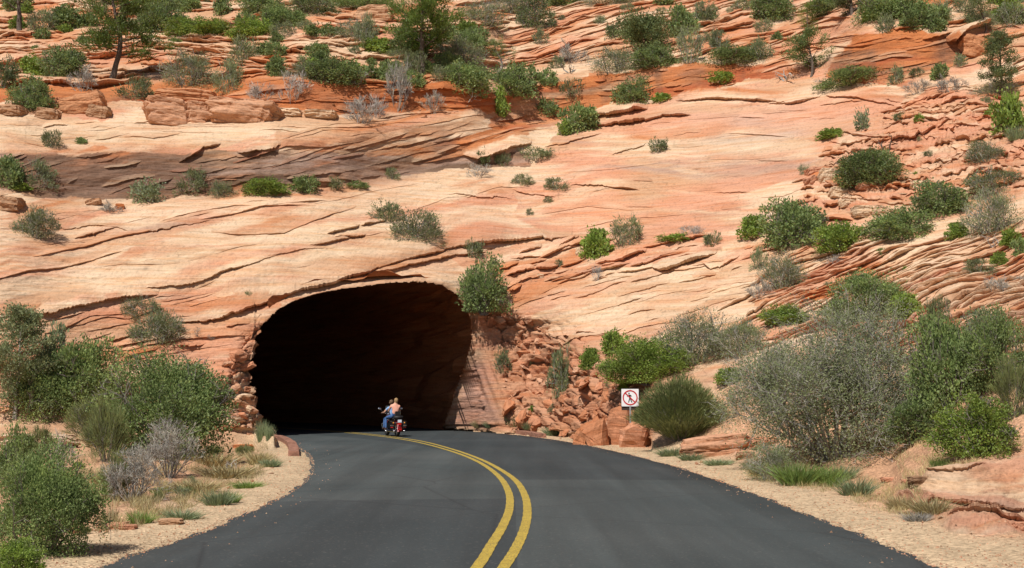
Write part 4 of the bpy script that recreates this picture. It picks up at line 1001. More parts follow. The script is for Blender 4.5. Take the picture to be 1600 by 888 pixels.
# ------------------------------------------------------------ plants
def leaf_mat(name, c1, c2, trans=.25, rough=.55):
    m, nt, b, o = new_mat(name)
    g = N(nt, 'ShaderNodeNewGeometry'); oi = N(nt, 'ShaderNodeObjectInfo')
    tc = N(nt, 'ShaderNodeTexCoord'); no = N(nt, 'ShaderNodeTexNoise', Scale=4.2, Detail=3.0); nt.links.new(tc.outputs['Object'], no.inputs['Vector'])
    f = ramp(nt, g.outputs['Random Per Island'], [(0.0, 0.0), (1.0, 1.0)])
    c = mixc(nt, f, c1, c2)
    c = mixc(nt, 1.0, c, ramp(nt, no.outputs[0], [(0.32, (.72, .70, .74)), (.5, (1.0, 1.0, 1.0)), (.68, (1.36, 1.30, 1.16))]), 'MULTIPLY')
    c = mixc(nt, 1.0, c, ramp(nt, oi.outputs['Random'], [(0.0, .82), (1.0, 1.16)]), 'MULTIPLY')
    nt.links.new(c, b.inputs['Base Color']); b.inputs['Roughness'].default_value = rough; b.inputs['Specular IOR Level'].default_value = .3
    tr = N(nt, 'ShaderNodeBsdfTranslucent'); nt.links.new(c, tr.inputs[0])
    mx = N(nt, 'ShaderNodeMixShader'); mx.inputs[0].default_value = trans
    nt.links.new(b.outputs[0], mx.inputs[1]); nt.links.new(tr.outputs[0], mx.inputs[2]); nt.links.new(mx.outputs[0], o.inputs[0])
    return m
LEAF = {
 'green': leaf_mat('oak_leaf', (.115, .175, .052), (.29, .365, .13), .42),
 'dark': leaf_mat('juniper_leaf', (.080, .115, .040), (.19, .23, .085), .35),
 'sage': leaf_mat('sage_leaf', (.155, .200, .085), (.33, .37, .19), .40),
 'lime': leaf_mat('manzanita_leaf', (.155, .235, .035), (.28, .37, .075), .38),
 'olive': leaf_mat('broom_stem', (.12, .145, .048), (.24, .27, .10), .3),
 'spiky': leaf_mat('cliffrose_leaf', (.115, .145, .060), (.26, .295, .14), .35),
 'pine': leaf_mat('pine_needles', (.085, .145, .026), (.18, .255, .055), .38),
 'dead': leaf_mat('dry_twigs', (.24, .22, .19), (.42, .39, .34), 0.0, .9),
 'grey': leaf_mat('grey_twigs', (.19, .175, .145), (.36, .34, .29), 0.0, .9),
 'straw': leaf_mat('straw', (.30, .24, .11), (.42, .36, .18), .15),
 'grass': leaf_mat('fresh_grass', (.13, .20, .04), (.22, .31, .08)),
 'pale': leaf_mat('pale_leaf', (.17, .22, .10), (.28, .33, .18)),
}
M_BARK = plain('bark', (.11, .085, .065), .9, var=.35, scale=14)
M_BARKP = plain('pale_bark', (.30, .26, .22), .9, var=.3, scale=14)
M_TWIG = plain('twig_bark', (.17, .145, .125), .9, var=.3, scale=14)
LEAF['haze'] = leaf_mat('fine_sage_leaf', (.18, .225, .095), (.40, .445, .225), .42)
def rvec(rs, n):
    v = rs.normal(size=(n, 3)); return v / np.linalg.norm(v, axis=1, keepdims=True)
def leaves(rs, C, D, length, width, jitter=.6):
    """a small pointed leaf at every point C, roughly along D"""
    n = len(C); A = D + jitter * rvec(rs, n); A /= np.linalg.norm(A, axis=1, keepdims=True)
    B = np.cross(A, rvec(rs, n)); B /= np.maximum(np.linalg.norm(B, axis=1, keepdims=True), 1e-6)
    l = length * (.6 + .8 * rs.rand(n, 1)); w = width * (.6 + .8 * rs.rand(n, 1))
    v = np.stack([C, C + A * l * .5 + B * w * .5, C + A * l, C + A * l * .5 - B * w * .5], 1).reshape(-1, 3)
    f = np.arange(n * 4).reshape(n, 4); return v, f
def sticks(P0_, P1_, r0, r1):
    """three-sided tapered twigs between point pairs"""
    n = len(P0_); A = P1_ - P0_; A = A / np.maximum(np.linalg.norm(A, axis=1, keepdims=True), 1e-9)
    ref = np.where(np.abs(A[:, 2:3]) > .9, np.array([[1., 0, 0]]), np.array([[0, 0, 1.]]))
    U = np.cross(A, ref); U /= np.linalg.norm(U, axis=1, keepdims=True); W = np.cross(A, U)
    vs = []
    for P, r in ((P0_, r0), (P1_, r1)):
        for k in range(3):
            a = k * 2.0944; vs.append(P + (U * math.cos(a) + W * math.sin(a)) * np.reshape(r, (-1, 1)))
    v = np.stack(vs, 1).reshape(-1, 3); b = np.arange(n)[:, None] * 6
    f = np.concatenate([b + np.array([[k, (k + 1) % 3, 3 + (k + 1) % 3, 3 + k]]) for k in range(3)], 0)
    return v, f
def branching(rs, W, H, stems, depth=3, spread=1.0, kids=3, wob=.25, base_r=.02, up=.35, start=.06):
    """returns segments (p0,p1,r0,r1) and tips (point, direction) filling a dome W wide, H high"""
    seg = []; tips = []
    def grow(p, d, L, r, k):
        q = p.copy(); dd = d.copy()
        for i in range(3):
            dd = dd + rs.normal(0, wob, 3) * .5; dd[2] += up * .08; dd /= np.linalg.norm(dd)
            q2 = q + dd * L / 3; seg.append((q, q2, r * (1 - i * .2), r * (1 - (i + 1) * .2))); q = q2
            if k == 0 or i > 0: tips.append((q, dd))
        if k > 0:
            for j in range(kids):
                nd = dd + rs.normal(0, .55, 3) * spread; nd[2] += up * .4; nd /= np.linalg.norm(nd)
                grow(q - dd * L / 3 * rs.rand(), nd, L * (.5 + .2 * rs.rand()), r * .55, k - 1)
    for s in range(stems):
        a = s * 2.39996 + rs.rand(); e = (.25 + .75 * math.sqrt((s + .5) / stems))
        d = np.array([math.cos(a) * e * W / 2, math.sin(a) * e * W / 2, H * (1.05 - .62 * e * e)]);
        L = np.linalg.norm(d); d = d / L
        tot = sum(.58 ** k for k in range(depth + 1))
        grow(np.array([math.cos(a) * start * W * e, math.sin(a) * start * W * e, 0.0]), d, L / tot * (.85 + .3 * rs.rand()), base_r, depth)
    return seg, tips
def shrub_parts(kind, seed, W=1.0, H=.7, detail=1.0, tw=1.0):
    """(foliage arrays, branch arrays) of one bush W x H metres"""
    rs = np.random.RandomState(seed); D = detail
    cfg = dict(green=(16, .036, .022, .85, 9000, .055), dark=(16, .030, .014, .8, 9000, .05), sage=(20, .032, .009, .5, 8000, .05), lime=(16, .036, .026, .9, 9000, .05),
               olive=(40, .085, .006, .25, 8000, .045), spiky=(20, .042, .011, .45, 7000, .045), pale=(14, .04, .022, .7, 4000, .06),
               dead=(22, .06, .006, .5, 2400, .05), grey=(22, .05, .006, .5, 3000, .05))[kind]
    stems, ll, lw, jit, nl, cl = cfg; nl = int(nl * D * 1.45); sc = W
    k = .90 / math.sqrt(D) ; ll *= sc * k; lw *= sc * k
    dep = 3 if D > .3 else 2
    seg, tips = branching(rs, W * .92, H * .92, stems if D > .3 else max(9, stems // 2), dep, kids=3 if kind not in ('olive',) else 2, base_r=.012 * sc, up=.35 if kind != 'olive' else .7)
    T = np.array([t[0] for t in tips]); Dn = np.array([t[1] for t in tips])
    if kind in ('green', 'lime', 'dark', 'pale', 'sage', 'spiky', 'olive'):
        # clumps on the outside of the crown keep gaps between them
        pick = rs.randint(0, len(T), nl)
        rad = np.array([W, W, H]) * cl
        C = T[pick] + rs.normal(size=(nl, 3)) * rad * np.array([1, 1, .9])
        ctr = np.array([0, 0, H * .3]); O = C - ctr; O /= np.maximum(np.linalg.norm(O, axis=1, keepdims=True), 1e-6)
        Dl = Dn[pick] * .5 + O * .6 + np.array([0, 0, .35])
        # a low skirt of leaves so that the bush meets the ground
        sk = rs.rand(nl) < .22; a_ = rs.rand(nl) * 6.283; q_ = np.sqrt(rs.rand(nl)) * (.30 + .12 * np.abs(np.sin(a_ * 2.5 + seed)))
        C[sk] = np.stack([np.cos(a_) * q_ * W, np.sin(a_) * q_ * W, H * (.03 + .34 * rs.rand(nl))], 1)[sk]
        C[:, 2] = np.abs(C[:, 2])
        V1, F1 = leaves(rs, C, Dl, ll, lw, jit)
    else:
        pick = rs.randint(0, len(T), nl); C = T[pick] + rs.normal(size=(nl, 3)) * .02 * W
        V1, F1 = leaves(rs, C, Dn[pick] * 1.0 + np.array([0, 0, .3]), ll * 1.3, lw, .7)
    S = np.array([np.concatenate([s[0], s[1]]) for s in seg]); r0 = np.array([s[2] for s in seg]) * tw; r1 = np.array([s[3] for s in seg]) * tw
    mn = .0016 * sc
    V2, F2 = sticks(S[:, :3], S[:, 3:], np.maximum(r0, mn), np.maximum(r1, mn))
    # normalise to the stated box so the photographed outline holds
    allv = V1; lo = np.percentile(allv[:, :2], 1.5, 0); hi = np.percentile(allv[:, :2], 98.5, 0); top = np.percentile(allv[:, 2], 97)
    s3 = np.array([W / (hi[0] - lo[0]), W / (hi[1] - lo[1]), H / top]); off_ = np.array([(hi[0] + lo[0]) / 2, (hi[1] + lo[1]) / 2, 0])
    V1 = (V1 - off_) * s3; V2 = (V2 - off_) * s3; q4 = V1.reshape(-1, 4, 3)[:, 0]
    rad_ = (q4[:, 0] / (.53 * W)) ** 2 + (q4[:, 1] / (.53 * W)) ** 2 + (np.maximum(q4[:, 2] - .30 * H, 0) / (.78 * H)) ** 2
    an_ = np.arctan2(q4[:, 1], q4[:, 0]); lim = .92 + .62 * perlin(an_ * 1.7 + seed, q4[:, 2] / H * 2.6, 81) + .35 * perlin(an_ * 5 + seed, q4[:, 2] / H * 8, 82)
    ok = (rad_ < lim) & (np.abs(q4[:, 0]) < .54 * W) & (np.abs(q4[:, 1]) < .54 * W) & (q4[:, 2] < 1.12 * H)
    V1 = V1.reshape(-1, 4, 3)[ok].reshape(-1, 3); F1 = np.arange(len(V1)).reshape(-1, 4)
    q6 = V2.reshape(-1, 6, 3); ce = q6[:, 3:].mean(1); ok2 = (ce[:, 0] / (.56 * W)) ** 2 + (ce[:, 1] / (.56 * W)) ** 2 + (np.maximum(ce[:, 2] - .3 * H, 0) / (.80 * H)) ** 2 < (1.35 if kind in ('dead', 'grey') else 1.05)
    V2 = q6[ok2].reshape(-1, 3); nb = np.arange(len(V2) // 6)[:, None] * 6
    F2 = np.concatenate([nb + np.array([[k, (k + 1) % 3, 3 + (k + 1) % 3, 3 + k]]) for k in range(3)], 0)
    return (V1, F1), (V2, F2)
STEM = dict(green=M_TWIG, dark=M_TWIG, sage=LEAF['grey'], lime=M_TWIG, olive=M_TWIG, spiky=LEAF['grey'], pale=LEAF['grey'], dead=LEAF['dead'], grey=LEAF['grey'])
PROTO = {}
def proto(kind, det, var):
    key = (kind, det, var)
    if key not in PROTO:
        (v1, f1), (v2, f2) = shrub_parts(kind, 40 + var * 13 + sum(map(ord, kind)), 1.0, 1.0, det)
        if det < .3:
            me = mesh_np('shrub', np.concatenate([v1, v2]), np.concatenate([f1, f2 + len(v1)]), (LEAF[kind], STEM[kind]))
            me.polygons.foreach_set('material_index', np.concatenate([np.zeros(len(f1), np.int32), np.ones(len(f2), np.int32)])); PROTO[key] = (me,)
        else:
            PROTO[key] = (mesh_np('foliage', v1, f1, (LEAF[kind],)), mesh_np('branches', v2, f2, (STEM[kind],)))
    return PROTO[key]
rv = random.Random(8); vcount = {}
def shrub(px, py, w, h, kind, label, group=None, name=None, cat='shrub', squash=.8, sink=.06):
    """px, py: middle of the foot in the photograph; w, h: width and height there"""
    if py < 215: w *= 1.16; h *= 1.26
    p = at(px, py); W = size_at(p, w) ; H = size_at(p, h)
    det = 0.10 if w < 34 else (0.25 if w < 62 else (.7 if w < 110 else (1.6 if w < 145 else 3.4)))
    vcount[(kind, det)] = vcount.get((kind, det), -1) + 1
    pr = proto(kind, det, vcount[(kind, det)] % (3 if det < 1 else 2))
    name = name or ('dead_shrub' if kind in ('dead', 'grey') else 'shrub')
    loc = p + Vector((0, W * squash * .22, -H * sink)); sc = (W * 1.08, W * squash, H * 1.16); rz = rv.choice((0, 3.14159)) + rv.uniform(-.35, .35)
    if label.startswith('dense dark bush hanging'): loc.y -= W * .5; loc.z += H * .05
    if len(pr) == 1:
        o = link(name, pr[0], loc=loc, label=label, category=cat, group=group); o.scale = sc; o.rotation_euler = (0, 0, rz); return o
    t = thing(name, label, cat, loc, group, rz); t.scale = sc
    link('foliage' if kind not in ('dead', 'grey') else 'twigs', pr[0], t); link('branches', pr[1], t)
    return t
# (foot x, foot y, width, height, kind, label), read off the photograph
SHRUBS = [
 # --- upper left
 (60, 54, 46, 36, 'sage', 'grey-green bush right of the dark bare trunk in the top left corner'),
 (98, 47, 52, 30, 'green', 'low green bush between the top left grey bush and the left pine'),
 (90, 122, 66, 42, 'green', 'green bush in front of the ledges at the left foot of the left pine'),
 (124, 142, 42, 34, 'grey', 'grey shaded twiggy bush just below left of the left pine'),
 (44, 174, 62, 40, 'green', 'rounded green bush above the small brown boulders at far left'),
 (5, 140, 34, 40, 'dark', 'dark bush cut by the left edge, level with the pine foot'),
 (206, 160, 52, 30, 'spiky', 'sparse dark scrub in the shade beneath the left pine'),
 (291, 138, 82, 46, 'sage', 'grey-green bush on the bench behind the cracked boulder'),
 (353, 148, 46, 46, 'sage', 'thin grey bush right of the bench bush, above the long boulder'),
 (246, 54, 62, 46, 'green', 'tall green bush up right of the left pine crown'),
 (310, 60, 110, 26, 'lime', 'long low light green thicket running right from the left pine'),
 (395, 60, 70, 26, 'lime', 'light green thicket continuing right below the top edge'),
 (383, 106, 44, 40, 'sage', 'round grey sage on the ledge left of the middle'),
 (346, 26, 26, 24, 'green', 'small green bush on the bare rock near the top left'),
 (402, 24, 64, 30, 'green', 'green bush at the top edge between the pines'),
 (428, 44, 60, 30, 'green', 'green bush directly under the top edge bush between the pines'),
 (488, 28, 66, 32, 'dark', 'dark bush at the top edge left of the arched boulder'),
 (560, 14, 110, 18, 'green', 'long green strip of bushes along the top edge'),
 (440, 60, 36, 24, 'sage', 'round grey-green bush alone on the upper slope'),
 (476, 50, 24, 14, 'sage', 'small grey tuft right of the lone round bush'),
 (500, 62, 50, 18, 'green', 'low green growth left of the tall grey bush on the upper ledge'),
 (545, 66, 66, 30, 'sage', 'broad grey bush under the arched boulder'),
 (572, 78, 34, 48, 'sage', 'tall feathery grey bush leaning right under the arched boulder'),
 (588, 82, 46, 20, 'lime', 'low yellow-green bush left of the middle pine trunk'),
 (636, 90, 60, 34, 'green', 'dense green bush behind the middle pine, left of its trunk'),
 (646, 118, 34, 34, 'spiky', 'dull bush touching the left side of the middle pine trunk'),
 (728, 84, 54, 26, 'green', 'green bush right of the middle pine, uppermost'),
 (722, 112, 66, 40, 'sage', 'grey-green bush right of the middle pine in its shade'),
 (722, 150, 80, 44, 'green', 'big green bush on the lip below right of the middle pine'),
 (793, 150, 74, 40, 'green', 'rounded green bush at the right end of the pine bench'),
 (690, 130, 30, 22, 'sage', 'small grey bush between the middle pine and the big lip bush'),
 (780, 182, 26, 34, 'lime', 'yellow-green tuft hanging over the orange wall'),
 (621, 176, 36, 62, 'grey', 'tall shaggy grey shrub draped over the orange wall'),
 (642, 136, 40, 22, 'green', 'low green growth beneath the middle pine'),
 (460, 168, 42, 42, 'dead', 'dry brown bush in front of the orange wall'),
 (405, 168, 40, 30, 'dead', 'faded dry bush at the left end of the orange wall'),
 (524, 134, 86, 34, 'green', 'wide green bush above the middle of the orange wall'),
 (478, 124, 60, 22, 'sage', 'grey-green low bush left of the wide green bush above the wall'),
 (432, 124, 30, 24, 'green', 'small upright green bush on the ledge above the orange wall'),
 (595, 124, 50, 24, 'green', 'green bush between the dead stump and the tall shaggy shrub'),
 (562, 194, 50, 34, 'dead', 'leafless pale shrub sprawling on the cream rock'),
 (590, 184, 26, 30, 'dead', 'thin leafless shrub just right of the sprawling pale one'),
 (676, 178, 32, 28, 'grey', 'small grey dead shrub on the lip right of the shaggy shrub'),
 (748, 42, 76, 34, 'sage', 'grey-green bush near the top right of the middle pine'),
 (790, 24, 54, 24, 'sage', 'dull bush at the top edge left of the slanting beds'),
 # --- upper middle
 (836, 50, 56, 52, 'dark', 'dark juniper bush at the top edge, right of the middle pine'),
 (844, 74, 24, 26, 'sage', 'small grey-green bush below the top edge juniper'),
 (886, 12, 52, 20, 'green', 'green bush cut by the top edge above the slanting beds'),
 (960, 10, 100, 16, 'sage', 'grey-green strip cut by the top edge above the slanting beds'),
 (1067, 60, 42, 40, 'green', 'upright green bush right of the round oak'),
 (1102, 40, 36, 34, 'spiky', 'spiky grey bush high on the slanting beds'),
 (1078, 102, 38, 48, 'sage', 'tall rounded grey-green bush at the right end of the thicket'),
 (1126, 80, 30, 26, 'spiky', 'small lone spiky bush on bare rock right of the thicket'),
 (962, 118, 74, 34, 'sage', 'spreading sage bush at the left end of the thicket above the orange wall'),
 (1024, 108, 66, 32, 'green', 'dark green bush in the middle of the thicket above the orange wall'),
 (970, 66, 40, 28, 'dark', 'dark bush tucked against the left side of the round oak'),
 (892, 104, 52, 30, 'grey', 'grey-topped gnarled bush on the pale ledge'),
 (870, 110, 22, 16, 'spiky', 'small dark bush left of the gnarled grey-topped bush'),
 (818, 148, 44, 38, 'green', 'green bush on the lip at the left of the middle orange face'),
 (854, 136, 30, 22, 'green', 'small green bush right of the lip bush'),
 (890, 162, 38, 34, 'spiky', 'dark straggly bush in front of the middle orange face'),
 (852, 180, 40, 24, 'green', 'low round green bush on the lip above the streaked wall'),
 (992, 164, 60, 36, 'green', 'round green bush in front of the right part of the orange face'),
 (1034, 160, 26, 12, 'lime', 'small bright tuft at the right foot of the round green bush'),
 (906, 206, 50, 36, 'green', 'green bush at the end of the flat-topped red ledge'),
 (882, 210, 20, 20, 'lime', 'small light green bush left of the red ledge bush'),
 (1150, 104, 96, 26, 'green', 'long low dark green hedge-like bush on the ledge'),
 (1190, 102, 40, 32, 'sage', 'grey-green bush at the right end of the hedge-like bush'),
 (1124, 132, 46, 18, 'lime', 'sprawling light bush below the hedge-like bush'),
 (1168, 18, 40, 18, 'spiky', 'dark bush at the top edge left of the big top edge oak'),
 (1031, 240, 32, 24, 'spiky', 'lone dark tuft on the open cream rock, right of centre'),
 # --- upper right
 (1212, 34, 60, 40, 'green', 'big green bush at the top edge, right third'),
 (1300, 24, 60, 28, 'green', 'dark green bush at the top edge right of the slim young tree'),
 (1395, 34, 96, 42, 'green', 'wide dense green thicket at the top right'),
 (1436, 46, 46, 26, 'green', 'lower right lobe of bushes under the wide top right thicket'),
 (1386, 54, 26, 26, 'spiky', 'spiky tuft hanging over the orange cross-bedded face'),
 (1466, 48, 28, 18, 'green', 'small green clump above the right end of the orange face'),
 (1474, 28, 34, 30, 'sage', 'grey bush at the top edge near the pale corner'),
 (1534, 46, 56, 26, 'sage', 'grey-green bush around the foot of the gnarled tree at top right'),
 (1584, 46, 44, 34, 'sage', 'grey bush by the right edge near the top'),
 (1342, 132, 100, 24, 'green', 'long low green bush at the foot of the orange cross-bedded face'),
 (1403, 134, 22, 24, 'spiky', 'small dark bush right of the long low green bush'),
 (1434, 124, 22, 14, 'spiky', 'tiny dark tuft on the ramp of pale rock'),
 (1472, 128, 24, 20, 'green', 'small bushy green tuft left of the right juniper'),
 (1503, 106, 20, 18, 'sage', 'pale small tuft on the ramp below the leaning block'),
 (1492, 152, 42, 22, 'grey', 'flat-topped grey bush with one thin stem'),
 (1437, 148, 42, 18, 'grey', 'low grey dead scrub on the upper right ledge'),
 (1562, 150, 66, 20, 'sage', 'grey scrub spread around the foot of the right juniper'),
 (1580, 214, 46, 54, 'lime', 'yellow-green bush at the right edge, upper part'),
 (1302, 217, 42, 16, 'lime', 'bright flat cushion of green on the smooth rock'),
 (1349, 206, 20, 28, 'pale', 'pale upright tuft left of the dead snag'),
 (1258, 276, 20, 17, 'sage', 'small grey tuft left of the red-topped rock'),
 (1366, 292, 112, 56, 'green', 'big dark green bush with a yucca in front of it'),
 (1545, 258, 62, 34, 'spiky', 'dark spiky bush above the other at the right edge'),
 (1560, 302, 84, 42, 'spiky', 'wide greyish spiky bush below the other at the right edge'),
 # --- left middle
 (8, 298, 46, 48, 'green', 'green bush at the left edge inside the dark alcove'),
 (54, 298, 54, 48, 'sage', 'straggly grey bush second from left in the dark alcove'),
 (30, 300, 32, 12, 'lime', 'bright low growth at the foot of the far left alcove bushes'),
 (226, 316, 50, 38, 'pale', 'blue-green leafy bush on the alcove floor'),
 (296, 306, 48, 42, 'spiky', 'dark spiky bush against the dark alcove wall'),
 (345, 308, 40, 28, 'sage', 'thin grey bush left of the bright round bush in the alcove'),
 (408, 306, 76, 29, 'lime', 'bright green wide bush on the alcove floor'),
 (475, 301, 42, 28, 'green', 'round blue-green bush right of the bright wide bush'),
 (521, 294, 32, 20, 'spiky', 'small grey-green bush near the right end of the alcove'),
 (556, 292, 40, 12, 'green', 'low green strip at the right end of the alcove floor'),
 (614, 278, 24, 18, 'spiky', 'small tuft alone on the rim at the alcove end'),
 (76, 228, 36, 30, 'spiky', 'small spiky bush on the cream ledge at left'),
 (125, 223, 18, 11, 'green', 'tiny tuft right of the spiky bush on the cream ledge'),
 (170, 332, 38, 20, 'grey', 'grey scrub on the rim under the dark alcove'),
 (51, 375, 74, 46, 'spiky', 'dark spiky bush on bare slickrock near the left edge'),
 (748, 282, 42, 22, 'dead', 'pale twig heap on the smooth rock, centre'),
 (752, 262, 24, 26, 'dark', 'tiny dark tree-like bush behind the pale twig heap'),
 (783, 264, 28, 22, 'spiky', 'small dark bush right of the tiny tree-like bush'),
 (818, 294, 36, 20, 'spiky', 'spreading dark tuft, left of the two on the rim crack'),
 (870, 299, 42, 20, 'spiky', 'spreading dark tuft by the crack, right of the two'),
 (857, 317, 16, 10, 'spiky', 'tiny tuft just below the crack, centre'),
 (828, 336, 13, 10, 'spiky', 'tiniest tuft beside the little zigzag crack'),
 (840, 252, 58, 24, 'spiky', 'long low dull bush at the right end of the streaked wall'),
 (604, 346, 54, 34, 'spiky', 'dull bush above left of the larger slickrock bush over the mouth'),
 (648, 386, 88, 50, 'spiky', 'largest spiky bush on the slickrock over the mouth'),
 (742, 404, 30, 30, 'spiky', 'small bush growing from the long crack over the mouth'),
 (758, 494, 76, 76, 'green', 'dense dark bush hanging at the right shoulder of the mouth'),
 (386, 470, 14, 15, 'spiky', 'tiny tuft above the left shoulder of the mouth'),
 (873, 416, 16, 12, 'spiky', 'tiny tuft on a broken slab right of the mouth crack'),
 (933, 404, 50, 44, 'lime', 'airy yellow-green bush on the slope right of the mouth'),
 (982, 388, 52, 50, 'sage', 'grey-green peaked bush next to the airy yellow-green one'),
 (1056, 376, 58, 14, 'lime', 'low creeping yellow-green plant on the smooth rock'),
 (1080, 372, 38, 22, 'dead', 'heap of grey twigs behind the creeping plant'),
 (1112, 384, 30, 24, 'spiky', 'round dull tuft right of the heap of grey twigs'),
 (934, 444, 18, 24, 'dead', 'wispy grey dead sprig under the peaked bush'),
 (1180, 374, 50, 34, 'lime', 'bright green bush at the left end of the big right thicket'),
 (1187, 424, 26, 38, 'sage', 'thin pale green upright bush below the bright bush'),
 # --- right middle
 (1244, 388, 106, 72, 'green', 'large dark green bush at the left of the right thicket'),
 (1322, 396, 92, 44, 'lime', 'yellow-green bush between the two large green bushes'),
 (1414, 378, 108, 48, 'green', 'large green bush in the middle of the right thicket'),
 (1472, 340, 92, 54, 'green', 'large rounded green bush higher up in the right thicket'),
 (1558, 372, 96, 70, 'sage', 'big grey bush with bare white stems at the right edge'),
 (1498, 376, 34, 26, 'lime', 'small bright bush left of the white-stemmed grey bush'),
 (1586, 388, 38, 28, 'lime', 'bright bush under the white-stemmed grey bush'),
 (1564, 416, 28, 22, 'lime', 'little bright bush on the slanting beds at right'),
 (1534, 432, 50, 24, 'spiky', 'dull bush on the slanting beds at right'),
 (1558, 462, 40, 26, 'grey', 'grey twiggy bush on the slanting beds near the right edge'),
 (1598, 402, 26, 26, 'green', 'green bush cut by the right edge beside the bright ones'),
 (1310, 416, 34, 16, 'dead', 'pale grey twigs under the yellow-green bush'),
 (1380, 406, 18, 14, 'green', 'small green tuft on the edge of the slanting beds'),
 (1228, 456, 72, 54, 'sage', 'round grey-green bush left above the giant grey shrub'),
 (1188, 472, 40, 30, 'grey', 'grey bush touching the left of the round grey-green bush'),
 (1352, 446, 46, 16, 'green', 'low green growth at the foot of the orange diagonal face'),
 (1228, 510, 70, 30, 'lime', 'low yellow-green bush above the giant grey shrub'),
 (1365, 505, 130, 72, 'green', 'green leafy bush rising behind the giant grey shrub'),
 (1468, 516, 38, 52, 'spiky', 'upright dull bush right behind the giant grey shrub'),
 (1420, 500, 50, 36, 'lime', 'light green bush between the leafy and the upright dull bush'),
 (1548, 560, 90, 66, 'pale', 'sparse leafy bush on the slanting beds at right'),
 # --- lower right
 (876, 626, 44, 76, 'spiky', 'tall dark straggly bush on the red rubble'),
 (921, 577, 34, 30, 'lime', 'small bright bush above the red rubble'),
 (963, 555, 40, 36, 'lime', 'upper left bright lobe of the bushes above the sign'),
 (1022, 598, 150, 64, 'lime', 'broad bright green bush above the pedestrian sign'),
 (1100, 572, 136, 76, 'sage', 'broad blue-green bush behind the bright one above the sign'),
 (1160, 560, 90, 56, 'sage', 'grey-green bush filling in left of the giant grey shrub'),
 (1142, 602, 50, 22, 'lime', 'small bright bush left of the giant grey shrub'),
 (785, 586, 26, 36, 'spiky', 'small upright bush on the scored rock right of the mouth'),
 (1486, 640, 116, 136, 'green', 'tall dark green bush behind the right of the giant grey shrub'),
 (1566, 610, 110, 110, 'green', 'fresh green bush at the right edge above the dull one'),
 (1585, 658, 54, 80, 'olive', 'dull brownish-green bush at the right edge'),
 (1534, 716, 128, 84, 'lime', 'bright green leafy mound right of the giant grey shrub'),
 (1208, 752, 92, 52, 'sage', 'dull grey-green scrub in front of the giant grey shrub'),
 (1435, 690, 90, 60, 'green', 'dark leafy bush under the right side of the giant grey shrub'),
 # --- lower left
 (80, 605, 48, 88, 'pale', 'thin wispy pale bush right of the tall feathery one'),
 (118, 660, 124, 112, 'green', 'green bush in front of the wispy one at left'),
 (50, 662, 110, 84, 'green', 'dusty green bush under the tall feathery one'),
 (242, 716, 206, 146, 'green', 'very large dark green bush left of the mouth'),
 (150, 690, 90, 60, 'olive', 'dull olive scrub between the left bushes'),
 (160, 720, 60, 80, 'olive', 'feathery olive shoots at the left foot of the very large bush'),
 (57, 714, 40, 40, 'olive', 'small dark bush on the pale rock shelf'),
 (92, 742, 46, 54, 'grey', 'dark grey brushy shrub below the pale rock shelf'),
 (25, 742, 60, 30, 'lime', 'bright growth at the left edge behind the lower left bush'),
 (50, 872, 176, 150, 'green', 'very large leafy bush in the lower left corner'),
 (18, 775, 70, 90, 'green', 'upper lobe of leafy bush at the left edge'),
 (20, 905, 70, 50, 'lime', 'yellow-green sprig cut by the bottom left corner'),
 (204, 783, 92, 74, 'grey', 'front grey leafless shrub with arching twigs left of the gravel'),
 (258, 748, 92, 78, 'grey', 'rear grey leafless shrub touching the very large dark bush'),
 (178, 780, 50, 60, 'olive', 'olive scrub left of the grey leafless shrubs'),
 (213, 505, 66, 38, 'spiky', 'dark spiky bush, upper of two on the rock left of the mouth'),
 (244, 548, 84, 54, 'spiky', 'greyer spiky bush, lower of two on the rock left of the mouth'),
 (312, 536, 32, 20, 'grey', 'small grey bush right of the two spiky ones'),
 (330, 534, 18, 10, 'dead', 'pale twigs beside the small grey bush'),
 (210, 570, 16, 10, 'spiky', 'tiny tuft under the lower spiky bush'),
]
for (px, py, w, h, kind, lab) in SHRUBS:
    shrub(px, py, w, h, kind, lab)
# tiny tufts that nothing tells apart
def tufts(poly, n, kinds, smin, smax, label, group):
    pa = np.array(poly); x0, y0 = pa.min(0); x1, y1 = pa.max(0); d = 0
    while d < n:
        x = rv.uniform(x0, x1); y = rv.uniform(y0, y1)
        if not inpoly(np.array([x]), np.array([y]), poly)[0]: continue
        w = rv.uniform(smin, smax); kk = rv.choice(kinds); u = (x - x0) / (x1 - x0); v = (y - y0) / (y1 - y0)
        cn = {'green': 'green', 'sage': 'grey-green', 'spiky': 'dull brown-green', 'lime': 'yellow-green', 'grey': 'grey', 'olive': 'olive'}[kk]
        lb = '%s %s %s, %s %s' % ('tiny' if w < smin + (smax - smin) * .4 else 'small', cn, label, ('far left', 'left', 'middle', 'right', 'far right')[min(4, int(u * 5))], ('top', 'centre', 'foot')[min(2, int(v * 3))])
        shrub(x, y, w, w * rv.uniform(.5, .8), kk, lb, group); d += 1
tufts([(400, 40), (800, 60), (800, 125), (400, 125)], 34, ['green', 'sage', 'green', 'lime', 'spiky'], 12, 36, 'scrub tuft on the middle pine bench', 'small scrub tufts on the middle pine bench')
tufts([(0, 0), (420, 0), (420, 50), (0, 130)], 34, ['green', 'sage', 'green', 'lime', 'spiky'], 12, 40, 'scrub tuft on the stepped ledges at top left', 'small scrub tufts at top left')
tufts([(820, 0), (1300, 0), (1300, 60), (1100, 100), (900, 110)], 24, ['green', 'sage', 'spiky'], 10, 30, 'scrub tuft among the slanting beds at the top', 'small scrub tufts on the slanting beds')
tufts([(1300, 0), (1600, 0), (1600, 40), (1350, 40)], 16, ['green', 'sage', 'lime'], 18, 46, 'bush in the thicket along the top right edge', 'small bushes of the top right thicket')
